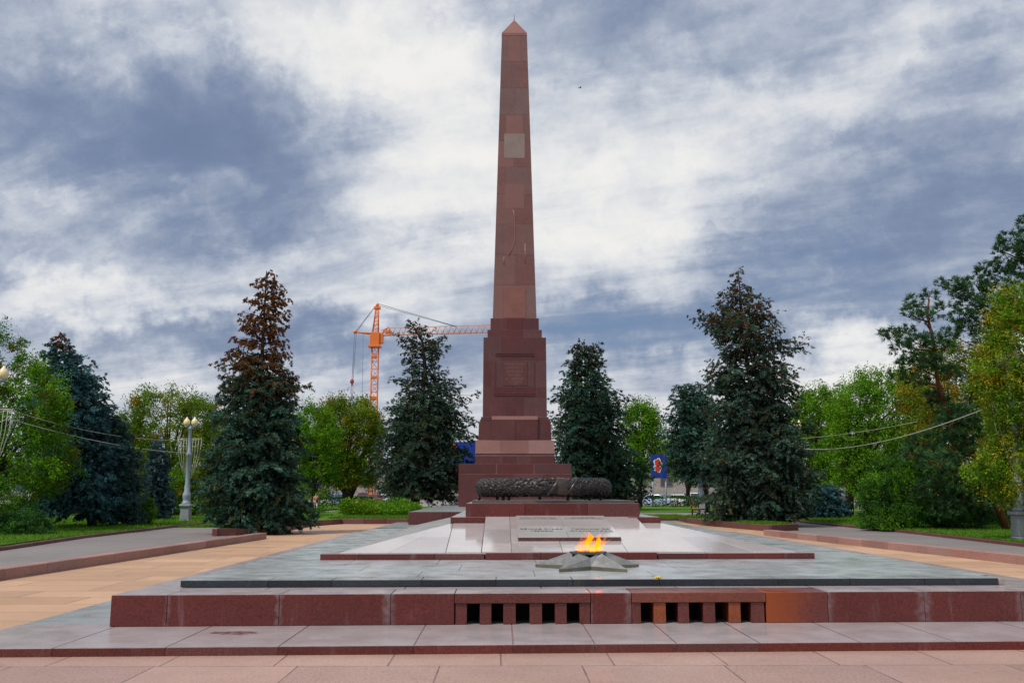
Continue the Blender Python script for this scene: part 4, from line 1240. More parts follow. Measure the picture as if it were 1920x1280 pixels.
spruce('spruce_tree', 'dense full spruce right of the obelisk above the wreath end', 80, [(1108, 950), (1100, 780), (1096, 648)],
       [(644, 1072, 1128), (662, 1068, 1132), (682, 1062, 1132), (700, 1052, 1136), (716, 1056, 1150), (735, 1038, 1158), (752, 1030, 1184), (780, 1028, 1182), (810, 1028, 1190), (850, 1030, 1200), (870, 1030, 1224), (890, 1030, 1228), (920, 1040, 1220), (942, 1050, 1208)],
       SPR, tr=.30, nb=330, dens=10, dead=(zat(720, 80), zat(620, 80)), dead_cols=[((.09, .045, .025), 2), ((.04, .06, .045), 2)], z0=.26, scale=1.6, group='spruces flanking the obelisk')
spruce('spruce_tree', 'bluish spruce with a bare lower trunk behind the tallest right one', 68, [(1324, 955), (1318, 830), (1296, 722)],
       [(718, 1280, 1312), (735, 1262, 1326), (752, 1258, 1336), (780, 1242, 1345), (810, 1238, 1350), (840, 1240, 1350), (870, 1240, 1350), (890, 1262, 1345), (905, 1290, 1340)],
       [((.036, .085, .070), 4), ((.05, .11, .09), 3), ((.03, .06, .045), 3)], tr=.24, nb=220, dens=10, z0=.26, scale=1.5)
spruce('spruce_tree', 'low dwarf blue spruce beside the lamp base on the right', 57.5, [(1545, 975), (1545, 915)],
       [(912, 1530, 1560), (925, 1508, 1578), (945, 1500, 1590), (962, 1502, 1590), (972, 1512, 1582)], BLUE, tr=.08, nb=110, dens=18, z0=.1)
# ------------------------------------------------------------------ leafy trees
leafy('leafy_tree', 'green leafy tree cut by the left edge of the photo', 38.5, [(-30, 1000), (-20, 800), (0, 680)],
      [(612, -30, 10), (640, -60, 48), (668, -60, 40), (690, -80, 92), (720, -80, 128), (760, -90, 132), (790, -90, 112), (820, -90, 130), (850, -90, 158), (880, -90, 150), (905, -90, 110), (930, -80, 82), (955, -60, 40)],
      GREEN + [((.13, .10, .015), 1.2)], 420, 60, .125, .55, tr=.2, depth=.7)
leafy('leafy_tree', 'wide olive green tree behind the left twin globe lamp', 76, [(318, 960), (315, 860), (310, 800)],
      [(738, 268, 300), (750, 240, 400), (775, 222, 425), (810, 216, 430), (850, 225, 430), (890, 240, 430), (930, 250, 430), (950, 260, 420)],
      OLIVE, 420, 56, .22, .95, tr=.28)
leafy('leafy_tree', 'light green narrow tree between the brown topped spruce and the forked tree', 84, [(588, 955), (590, 850)],
      [(762, 570, 600), (785, 556, 626), (820, 560, 640), (860, 556, 640), (900, 566, 630), (925, 575, 615)],
      BRIGHT, 190, 56, .22, .9, tr=.2)
leafy('leafy_tree', 'forked tree with yellowing leaves below the orange crane mast', 92, [(650, 948), (652, 905), (648, 870), (640, 830)],
      [(748, 640, 672), (758, 606, 700), (775, 592, 716), (800, 592, 724), (830, 590, 718), (860, 596, 714), (885, 604, 712), (905, 612, 700)],
      OLIVE + [((.30, .16, .02), 1.0)], 460, 56, .24, 1.0, tr=.5, forks=[[(652, 935), (668, 905), (676, 870), (690, 830)]], limbs=30)
leafy('leafy_tree', 'light green tree peeping out right of the spruce beside the obelisk', 112, [(1200, 945), (1200, 860)],
      [(760, 1185, 1215), (775, 1170, 1236), (800, 1168, 1240), (840, 1172, 1238), (870, 1180, 1232), (890, 1190, 1220)],
      BRIGHT, 190, 52, .30, 1.2, tr=.3)
leafy('leafy_tree', 'bright green tree just right of the tallest right spruce', 72, [(1520, 960), (1525, 840)],
      [(726, 1510, 1542), (742, 1490, 1566), (775, 1480, 1580), (810, 1490, 1585), (850, 1490, 1580), (890, 1500, 1575), (925, 1510, 1560)],
      BRIGHT, 290, 54, .20, .85, tr=.24)
leafy('leafy_tree', 'large fresh green tree with a dark bare trunk over the walking couple', 62, [(1592, 972), (1594, 900), (1606, 830)],
      [(698, 1620, 1672), (710, 1590, 1712), (735, 1566, 1730), (765, 1552, 1735), (800, 1550, 1735), (840, 1552, 1730), (875, 1560, 1720), (900, 1570, 1640), (912, 1580, 1620)],
      BRIGHT[:2] + GREEN, 520, 58, .18, .8, tr=.30, limbs=24)
leafy('leafy_tree', 'olive and rust leaved tree behind the leaning pine', 49, [(1800, 985), (1795, 850), (1790, 760)],
      [(640, 1740, 1790), (660, 1716, 1850), (690, 1705, 1900), (730, 1690, 1930), (770, 1700, 1940), (820, 1705, 1940), (870, 1720, 1940), (910, 1740, 1930)],
      RUST + OLIVE, 520, 58, .15, .70, tr=.22)
leafy('leafy_tree', 'yellow green tree hanging in from the right edge over the lamp', 31.2, [(1990, 1010), (1985, 850), (1970, 700)],
      [(542, 1900, 1960), (556, 1868, 2010), (580, 1858, 2050), (610, 1850, 2060), (650, 1838, 2060), (690, 1822, 2060), (730, 1826, 2060), (770, 1846, 2060), (800, 1866, 2060), (840, 1850, 2060), (870, 1812, 2060), (895, 1820, 2060), (915, 1846, 2040), (935, 1880, 2020)],
      YELL[:3] + OLIVE[:3] + GREEN[:1], 620, 60, .115, .50, tr=.2, depth=.6)
# pines
pine('pine_tree', 'leaning pine with a bent orange trunk on the right lawn', 39.5, [(1888, 1002), (1868, 940), (1838, 880), (1805, 815), (1772, 762), (1757, 710), (1750, 640), (1738, 590), (1742, 562)],
     [(1718, 566, 14, 10), (1742, 556, 12, 9), (1700, 590, 13, 9), (1728, 598, 16, 10), (1756, 585, 12, 9), (1672, 628, 16, 10), (1698, 622, 16, 10), (1686, 655, 17, 10), (1712, 648, 20, 12), (1738, 640, 14, 10), (1700, 686, 22, 12), (1728, 678, 22, 12), (1690, 700, 14, 8),
      (1790, 700, 18, 12), (1660, 628, 10, 6), (1720, 715, 18, 9),
      (1770, 800, 26, 16), (1740, 830, 28, 16), (1810, 780, 22, 14), (1790, 840, 30, 18), (1745, 870, 30, 18), (1715, 850, 18, 12), (1780, 900, 32, 18), (1825, 900, 26, 16), (1740, 915, 24, 14), (1800, 940, 28, 16), (1770, 955, 26, 14), (1850, 860, 20, 14), (1835, 940, 22, 14), (1765, 745, 20, 13), (1790, 782, 24, 14), (1815, 815, 24, 14), (1845, 895, 24, 15), (1775, 770, 18, 12), (1865, 930, 18, 12), (1742, 690, 16, 9), (1758, 655, 14, 8)],
     [([(1757, 700), (1725, 660), (1690, 640)], .05), ([(1745, 620), (1720, 580)], .035), ([(1805, 815), (1780, 850), (1760, 870)], .05), ([(1838, 880), (1800, 895), (1802, 930), (1808, 950)], .04), ([(1760, 745), (1720, 742), (1690, 748)], .04), ([(1772, 762), (1800, 760), (1812, 756)], .04)],
     PINE, tr=.15, z0=.12)
pine('pine_tree', 'tall dark pine reaching in at the upper right edge', 46, [(1985, 1000), (1975, 800), (1960, 640), (1940, 520), (1925, 410)],
     [(1918, 425, 14, 14), (1892, 452, 16, 14), (1875, 470, 12, 10), (1910, 470, 22, 16), (1850, 508, 18, 12), (1880, 500, 20, 14), (1915, 505, 24, 16), (1830, 535, 22, 13), (1862, 540, 24, 14), (1900, 540, 26, 16), (1780, 540, 18, 10), (1800, 552, 18, 11), (1765, 535, 10, 8), (1815, 575, 26, 13), (1850, 575, 26, 15), (1795, 600, 24, 12), (1830, 612, 28, 14), (1785, 625, 16, 10), (1870, 600, 26, 16), (1900, 590, 26, 18), (1940, 470, 26, 20), (1950, 560, 30, 24), (1840, 640, 26, 12)],
     [([(1955, 600), (1900, 580), (1840, 560), (1790, 540)], .07), ([(1962, 650), (1880, 630), (1810, 610)], .07), ([(1935, 500), (1890, 480)], .05)],
     PINE, tr=.26, z0=.12, limb_mat=M['bark'])
# bushes
leafy('round_bush', 'large rounded dark green bush on the right lawn behind the path', 41.5, [(1690, 1003), (1690, 930)],
      [(866, 1640, 1726), (876, 1622, 1746), (905, 1612, 1758), (940, 1610, 1760), (975, 1614, 1758), (998, 1622, 1750)],
      DKGR + GREEN[:1], 420, 62, .10, .38, tr=.05, group='bushes on the lawns', cat='bush', limbs=8, part='leaves')
leafy('round_bush', 'dark green shrub at the foot of the leaning pine', 40.5, [(1800, 1000), (1800, 960)],
      [(925, 1770, 1830), (945, 1750, 1850), (970, 1752, 1850), (995, 1770, 1835)],
      DKGR + [((.03, .06, .035), 4)], 150, 60, .10, .36, tr=.04, group='bushes on the lawns', cat='bush', limbs=6, part='leaves')
leafy('clipped_bush', 'small bright green clipped bush beside the blue spruces on the left', 46.5, [(271, 986), (271, 950)],
      [(930, 262, 282), (938, 257, 289), (955, 255, 291), (972, 256, 288), (984, 260, 284)],
      BRIGHT, 120, 60, .07, .18, tr=.03, group='bushes on the lawns', cat='bush', limbs=4, part='leaves')
leafy('juniper_bush', 'low spreading green juniper at the left edge of the photo', 35.8, [(35, 1004), (35, 985)],
      [(966, 15, 55), (974, -30, 82), (986, -50, 98), (996, -55, 100), (1002, -50, 88)],
      [((.045, .14, .030), 4), ((.07, .19, .035), 2), ((.03, .09, .022), 3)], 190, 60, .085, .28, tr=.03, group='bushes on the lawns', cat='bush', limbs=5, part='leaves')
leafy('shrub', 'yellowish green shrub behind the left twin globe lamp foot', 66, [(335, 965), (335, 930)],
      [(880, 325, 350), (900, 312, 372), (930, 308, 378), (955, 315, 372), (968, 325, 365)],
      OLIVE + GREEN, 150, 54, .15, .5, tr=.06, group='bushes on the lawns', cat='bush', limbs=6, part='leaves')
leafy('shrub', 'deep green shrub filling the gap under the fresh green tree', 66, [(1640, 965), (1640, 930)],
      [(880, 1625, 1660), (900, 1620, 1690), (930, 1622, 1700), (955, 1628, 1700), (965, 1632, 1690)],
      DKGR, 150, 54, .15, .5, tr=.06, group='bushes on the lawns', cat='bush', limbs=6, part='leaves')
leafy('shrub', 'dark shrub behind the legs of the lamp on the right edge', 44, [(1860, 990), (1860, 950)],
      [(925, 1845, 1890), (945, 1830, 1935), (970, 1832, 1950), (990, 1845, 1940)],
      DKGR, 130, 54, .11, .42, tr=.05, group='bushes on the lawns', cat='bush', limbs=6, part='leaves')
def far_tree(px, top, bot, hw, Y, cols, label):
    cy = (top + bot) / 2
    leafy('leafy_tree', label, Y, [(px, 950), (px, cy)], [(top, px - hw * .3, px + hw * .25), (lerp(top, bot, .15), px - hw * .75, px + hw * .7), (lerp(top, bot, .45), px - hw, px + hw), (lerp(top, bot, .8), px - hw * .85, px + hw * .9), (bot, px - hw * .5, px + hw * .4)],
          cols, 150, 46, .34, 1.5, tr=.3, group='trees at the back of the park', z0=.0, limbs=6)
far_tree(225, 800, 940, 60, 120, DKGR, 'dark tree far behind the small blue spruce on the left')
far_tree(60, 700, 945, 90, 105, GREEN, 'green tree far behind the leftmost leafy tree')
far_tree(130, 800, 950, 70, 118, DKGR, 'dark tree far behind the rusty tipped blue spruce')
far_tree(380, 790, 940, 60, 125, OLIVE, 'olive tree far behind the left twin globe lamp')
far_tree(545, 775, 930, 50, 125, GREEN, 'green tree far behind the brown topped spruce')
far_tree(1290, 805, 895, 60, 125, OLIVE, 'olive tree far behind the bluish spruce on the right')
far_tree(1400, 790, 935, 70, 118, DKGR, 'dark tree far behind the tallest right spruce')
far_tree(1500, 770, 940, 60, 122, GREEN, 'green tree far behind the right globe lamp')
far_tree(1670, 790, 925, 80, 110, DKGR, 'dark tree far behind the fresh green tree')
far_tree(1800, 720, 945, 90, 100, DKGR, 'dark tree far behind the leaning pine')
far_tree(1900, 700, 950, 80, 95, OLIVE, 'olive tree far behind the lamp on the right edge')
# ------------------------------------------------------------------ street lamps
def lamp(label, px, Y, z0=.10, hgt=5.9, twin=True, garland=True, rz=0.0):
    p = at(px, 950, Y)
    root = empty('street_lamp', (p.x, Y, z0), label, 'street lamp', rz, 'globe lamps in the park')
    mb = MB()
    mb.box(-.29, .29, -.29, .29, -.1, .10, .03)
    mb.hexa([(-.26, -.26, .10), (.26, -.26, .10), (.26, .26, .10), (-.26, .26, .10), (-.23, -.23, .80), (.23, -.23, .80), (.23, .23, .80), (-.23, .23, .80)], .02)
    mb.box(-.31, .31, -.31, .31, .80, .92, .03)
    mb.build('plinth', M['lamp_stone'], root)
    mb = MB()
    mb.lathe([(.25, .92), (.25, 1.0), (.20, 1.06), (.19, 1.2), (.23, 1.32), (.22, 1.5), (.15, 1.62), (.155, 1.9), (.125, 2.0), (.115, 3.6), (.15, 3.64), (.15, 3.70), (.10, 3.76), (.085, hgt - .55), (.12, hgt - .5), (.12, hgt - .44), (.06, hgt - .4), (.05, hgt - .3)], n=16)
    mb.build('pole', M['lamp_metal'], root)
    if twin:
        mb = MB()
        mb.tube([(-.24, 0, hgt - .40), (-.12, 0, hgt - .46), (0, 0, hgt - .44), (.12, 0, hgt - .46), (.24, 0, hgt - .40)], .03, 8)
        for s in (-1, 1): mb.lathe([(.03, -.04), (.11, .0), (.12, .05), (.09, .07)], (s * .22, 0, hgt - .40), 14)
        mb.build('arm', M['lamp_metal'], root)
        for s in (-1, 1):
            mb = MB(); mb.lathe([(.08, .06), (.15, .12), (.185, .22), (.175, .32), (.13, .42), (.06, .49), (.035, .56), (.0, .58)], (s * .22, 0, hgt - .40), 18)
            mb.build('globe', M['globe'], root)
    else:
        mb = MB(); mb.lathe([(.08, -.30), (.16, -.22), (.21, -.08), (.21, .05), (.15, .17), (.05, .24), (.0, .25)], (0, 0, hgt), 18); mb.build('globe', M['globe'], root)
    if garland:
        for s in (-1, 1):
            mb = MB()
            top = 4.55
            mb.tube([(s * .09, 0, top), (s * .68, 0, top)], .018, 5); mb.tube([(s * .09, 0, top - .12), (s * .68, 0, top)], .012, 5)
            for x in (.18, .34, .5, .66):
                mb.tube([(s * x, 0, top), (s * (x * .92), .01, top - .8), (s * (x * .6 + .03), 0, top - 1.5 - .4 * (.7 - x)), (s * .13, 0, top - 2.3 + .9 * (.66 - x))], .011, 4)
            mb.tube([(s * .66, 0, top), (s * .5, -.01, top - .35), (s * .3, -.02, top - .45), (s * .12, 0, top - .42)], .012, 4)
            mb.build('garland', M['wire'], root)
    return root
lamp('twin globe lamp on a stone plinth beside the small blue spruce', 349, 53, hgt=5.6)
lamp('twin globe lamp half hidden behind the tallest right spruce', 1499, 57.5, hgt=5.8)
lamp('globe lamp cut by the left edge with a hanging light garland', -27, 34.5, hgt=6.0)
lamp('lamp on a big stone plinth under the yellow tree at the right edge', 1913, 31.3, hgt=6.2)
lamp('single white globe lamp deep between the two right spruces', 1315, 67.3, .26, 5.0, False, False)

def cable(name, label, a, b, sag, r, mat, group='cables strung between the lamps'):
    a, b = Vector(a), Vector(b)
    mb = MB(); n = 24
    mb.tube([a.lerp(b, i / n) + Vector((0, 0, -sag * 4 * (i / n) * (1 - i / n))) for i in range(n + 1)], r, 5)
    return tag(mb.build(name, mat), label, 'cable', group)
pL, pR = at(349, 950, 53), at(1499, 950, 57.5)
qL, qR = at(-27, 950, 34.5), at(1913, 950, 31.3)
cable('light_cable', 'pale sagging cable from the left edge lamp to the twin globe lamp, the lower one', (qL.x + .6, 34.5, 4.30), (pL.x, 53, 3.85), .25, .013, M['wire'])
cable('light_cable', 'thin upper cable between the left edge lamp and the twin globe lamp', (qL.x + .6, 34.5, 4.62), (pL.x - .3, 53, 4.6), .35, .008, M['wire'])
cable('light_cable', 'pale sagging cable in front of the right trees, the lower one', (pR.x, 57.5, 4.35), (qR.x - .6, 31.3, 4.55), .55, .014, M['wire'])
cable('light_cable', 'thin upper cable in front of the right trees', (pR.x + .2, 57.5, 4.95), (at(1720, 795, 46).x, 46, at(1720, 790, 46).z), .12, .009, M['wire'])

# ------------------------------------------------------------------ tower crane
CY = 190.0
cb = at(697, 925, CY)
crane = empty('tower_crane', (cb.x, CY, 0), 'orange tower crane rising behind the trees left of the obelisk', 'crane')
zz_ = lambda py: at(697, py, CY).z
xx_ = lambda px, py: at(px, py, CY).x - cb.x
z_cab0, z_cab1, z_top = zz_(649), zz_(622), zz_(569)
hw = .66
def lattice(mb, p0, p1, w0, w1, bays, r, up=Vector((0, 0, 1)), tri=False):
    p0, p1 = Vector(p0), Vector(p1)
    d = (p1 - p0).normalized()
    a = d.cross(Vector((0, 1, 0))).normalized(); c = d.cross(a).normalized()
    def cor(t):
        p = p0.lerp(p1, t); w = lerp(w0, w1, t)
        return [p + a * w + c * w, p - a * w + c * w, p - a * w - c * w, p + a * w - c * w]
    for k in range(4): mb.tube([cor(0)[k], cor(1)[k]], r, 5)
    for i in range(bays):
        A, B = cor(i / bays), cor((i + 1) / bays)
        for k in range(4):
            q = (k + 1) % 4
            mb.tube([A[k], B[q]] if (i + k) % 2 else [A[q], B[k]], r * .55, 4)
            mb.tube([B[k], B[q]], r * .6, 4)
mb = MB(); lattice(mb, (0, 0, 0), (0, 0, z_cab0), hw, hw, 20, .085)
for py in (668, 707, 745, 790):
    z_ = zz_(py); mb.box(-hw - .05, hw + .05, -hw - .05, hw + .05, z_ - .28, z_ + .22, .03)
mb.build('mast', M['crane'], crane)
mb = MB(); mb.box(-1.05, .95, -1, 1, z_cab0, z_cab1 - .2, .08); mb.box(-1.35, 1.2, -1.2, 1.2, z_cab0 - .25, z_cab0 + .12, .03); mb.box(.95, 1.6, -.7, .7, z_cab0 + .6, z_cab1 - .3, .06)
mb.build('slewing_cab', M['crane'], crane)
mb = MB(); lattice(mb, (0, 0, z_cab1 - .2), (.25, 0, z_top - .4), .58, .25, 7, .09)
mb.box(-.45, .9, -.45, .45, z_top - 1.2, z_top - .7, .03); mb.tube([(.25, 0, z_top - .4), (.25, 0, z_top + .35)], .05, 5); mb.ball((.25, 0, z_top - .3), .35, 8, 6)
mb.build('tower_head', M['crane'], crane)
mb = MB()
ja, jb = Vector((1.2, 0, zz_(622))), Vector((at(948, 615, CY - 6).x - cb.x, -6.0, at(948, 615, CY - 6).z))
n = 22
top = [ja.lerp(jb, i / n) + Vector((0, 0, (.75 if i > 0 else .3))) for i in range(n + 1)]
b1 = [ja.lerp(jb, i / n) + Vector((0, -.55, -.75)) for i in range(n + 1)]
b2 = [ja.lerp(jb, i / n) + Vector((0, .55, -.75)) for i in range(n + 1)]
for ch in (top, b1, b2): mb.tube(ch, .065, 5)
for i in range(n):
    mid = top[i].lerp(top[i + 1], .5)
    for c in (b1, b2):
        mb.tube([c[i], mid], .05, 4); mb.tube([mid, c[i + 1]], .05, 4)
    mb.tube([b1[i], b2[i + 1]], .04, 4)
mb.build('jib', M['crane_red'], crane)
mb = MB(); mb.tube([(1.0, 0, zz_(628)), (xx_(728, 618), 0, zz_(613))], .16, 6); mb.box(xx_(722, 618), xx_(733, 618), -.4, .4, zz_(625), zz_(619), .05); mb.tube([(xx_(728, 618), 0, zz_(613)), (xx_(736, 620), 0, zz_(625))], .12, 5)
mb.build('jib_foot', M['crane'], crane)
mb = MB(); mb.tube([(-.6, -.5, zz_(626)), (xx_(666, 622), 0, zz_(622))], .17, 6); mb.tube([(-.6, .5, zz_(626)), (xx_(666, 622), 0, zz_(622))], .17, 6); mb.ball((xx_(666, 622), 0, zz_(622)), .42, 8, 6)
mb.build('counter_jib', M['crane'], crane)
mb = MB()
mb.tube([(.25, 0, z_top), (xx_(666, 622), 0, zz_(622))], .045, 4); mb.tube([(.1, .4, z_top), (xx_(668, 622), .3, zz_(622))], .045, 4)
mb.tube([(.25, 0, z_top), (at(856, 611, CY - 4).x - cb.x, -4, at(856, 612, CY - 4).z)], .05, 4); mb.tube([(.4, 0, z_top - .4), (at(856, 612, CY - 4).x - cb.x, -4.2, at(856, 613, CY - 4).z)], .04, 4)
for (a, b_) in ((665, 660), (668, 662)): mb.tube([(xx_(a, 622), 0, zz_(624)), (xx_(b_, 713), 0, zz_(713))], .045, 4)
for (a, b_) in ((659, 658), (662, 661)): mb.tube([(xx_(a, 716), 0, zz_(716)), (xx_(b_, 760), 0, zz_(760))], .045, 4)
mb.tube([(xx_(681, 624), 0, zz_(624)), (xx_(679, 760), 0, zz_(760))], .03, 4)
mb.build('cable', M['wire_dark'], crane)
M['hook'] = plain('dull_red_paint', (.30, .04, .03), .5)
mb = MB(); mb.ball((xx_(660, 715), 0, zz_(715)), .42, 8, 6, (1, .6, 1.3)); mb.tube([(xx_(660, 718), 0, zz_(718)), (xx_(660, 722), 0, zz_(723))], .12, 6); mb.build('hook_block', M['hook'], crane)

# ------------------------------------------------------------------ beyond the trees: long stone building, billboards
M['stone'] = slabs('beige_stone_wall', ((.30, .27, .24), (.36, .325, .29), (.26, .235, .21)), (.18, .16, .14), 3.0, 1.2, .02, .8, speck=4., var=.3)
def wall_mat():
    m, b, bs = new_mat('beige_cladding')
    tc = b.n('ShaderNodeTexCoord'); O = tc.outputs['Object']
    x, y, z = b.sep(O)
    n = b.noise(O, .6, 6, .6)
    c = b.mix(b.remap(n, .3, .7), (.27, .245, .22), (.36, .33, .30))
    j = b.m('LESS_THAN', b.m('FRACT', b.m('MULTIPLY', z, .55)), .05)
    c = b.mix(b.m('MULTIPLY', j, .6), c, (.14, .12, .11))
    b.put(bs.inputs['Base Color'], c); bs.inputs['Roughness'].default_value = .85
    return m
bld = empty('stone_building', (0, 235, 0), 'long low beige stone building across the square behind the parked cars', 'building')
mb = MB(); mb.box(-140, 150, 0, 12, 0, 7.5, .05); mb.build('wall', wall_mat(), bld)
mb = MB(); mb.box(-140.4, 150.4, -.4, 12.4, 7.5, 8.1, .05); mb.build('roof', M['kerb'], bld)
mb = MB(); mb.box(-140.1, 150.1, -.25, .02, 0, 1.1, .04); mb.build('plinth', M['ledge'], bld)
M['glass'] = plain('dark_window_glass', (.05, .06, .075), .12, 0, .1)
fm = MB(); fm.box(-1.6, 1.6, -.14, .05, 0, 2.6, .02); wme = fm.build('window', M['pink'], bld)
gm = MB(); gm.box(-1.42, -.06, -.17, -.05, .16, 2.44, .005); gm.box(.06, 1.42, -.17, -.05, .16, 2.44, .005); gme = gm.build('pane', M['glass'], wme)
wme.location = (-120, 0, 3.4)
for i in range(1, 40):
    c = wme.copy(); COL.objects.link(c); c.parent = bld; c.location = (-120 + i * 6.2, 0, 3.4)
    d = gme.copy(); COL.objects.link(d); d.parent = c
M['blue'] = plain('billboard_blue', (.009, .035, .25), .35, 0, .3, 1.2)
M['redprint'] = plain('red_print', (.55, .035, .02), .4, 0, .3, 4)
M['orangeprint'] = plain('orange_print', (.65, .20, .03), .4, 0, .3, 4)
M['whiteprint'] = plain('white_print', (.75, .75, .75), .4, 0, .1, 4)
def billboard(label, px0, px1, py0, py1, Y, marks):
    a, b_ = at(px0, py1, Y), at(px1, py0, Y)
    cx = .5 * (a.x + b_.x)
    root = empty('billboard', (cx, Y, 0), label, 'billboard', 0, 'blue billboards at the back')
    mb = MB(); mb.box(a.x - cx, b_.x - cx, -.1, .1, a.z, b_.z, .02); mb.build('panel', M['blue'], root)
    for s in (-.82, .82):
        mb = MB(); mb.tube([((b_.x - a.x) * .5 * s, .15, 0), ((b_.x - a.x) * .5 * s, .15, a.z + .5)], .09, 8); mb.build('post', M['lamp_metal'], root)
    for EI, (mx, my, r, sc, mat) in enumerate(marks):
        q = at(mx, my, Y); mb = MB(); k = Y / F
        pts = [((q.x - cx) + r * k * sc * math.cos(t) * (1 + .12 * math.cos(5 * t)), q.z + r * k * math.sin(t) * (1 + .12 * math.cos(5 * t))) for t in [2 * math.pi * i / 20 for i in range(20)]]
        t_ = bmesh.new(); v0 = [t_.verts.new((x, -.13 - .012 * EI, z)) for x, z in pts]; v1 = [t_.verts.new((x, -.05, z)) for x, z in pts]
        t_.faces.new(v0); 
        for i in range(20): t_.faces.new((v0[i], v1[i], v1[(i + 1) % 20], v0[(i + 1) % 20]))
        me = bpy.data.meshes.new('emblem'); bmesh.ops.recalc_face_normals(t_, faces=t_.faces[:]); t_.to_mesh(me); t_.free()
        link('emblem', me, mat, root)
billboard('blue billboard with a red ornament seen right of the wreath between two spruces', 1221, 1250, 852, 896, 104, [(1233, 872, 13, .66, M['whiteprint']), (1233, 867, 6.5, .9, M['redprint']), (1233, 878, 6, .8, M['redprint'])])
billboard('wide blue billboard with red shapes behind the spruce left of the obelisk', 796, 893, 828, 890, 106, [(796, 874, 7, .7, M['redprint']), (833, 872, 8, .8, M['redprint']), (849, 884, 8, 1.2, M['redprint']), (850, 838, 8, .7, M['orangeprint']), (846, 824, 5, 1, M['whiteprint']), (862, 851, 7, .5, M['whiteprint'])])
sg = at(58, 945, 62)
sign = empty('notice_board', (sg.x, 62, .1), 'white notice board with a red figure behind the blue spruce at far left', 'sign')
mb = MB(); mb.box(-.42, .42, -.03, .03, .75, 1.75, .01); mb.build('panel', M['whiteprint'], sign)
mb = MB(); mb.box(.02, .16, -.045, -.031, .95, 1.6, .004); mb.box(.16, .30, -.045, -.031, 1.1, 1.3, .004); mb.box(.20, .30, -.045, -.031, 1.38, 1.6, .004); mb.build('red_figure', M['redprint'], sign)
for s in (-.36, .36):
    mb = MB(); mb.tube([(s, .02, 0), (s, .02, .76)], .03, 6); mb.build('post', M['lamp_metal'], sign)

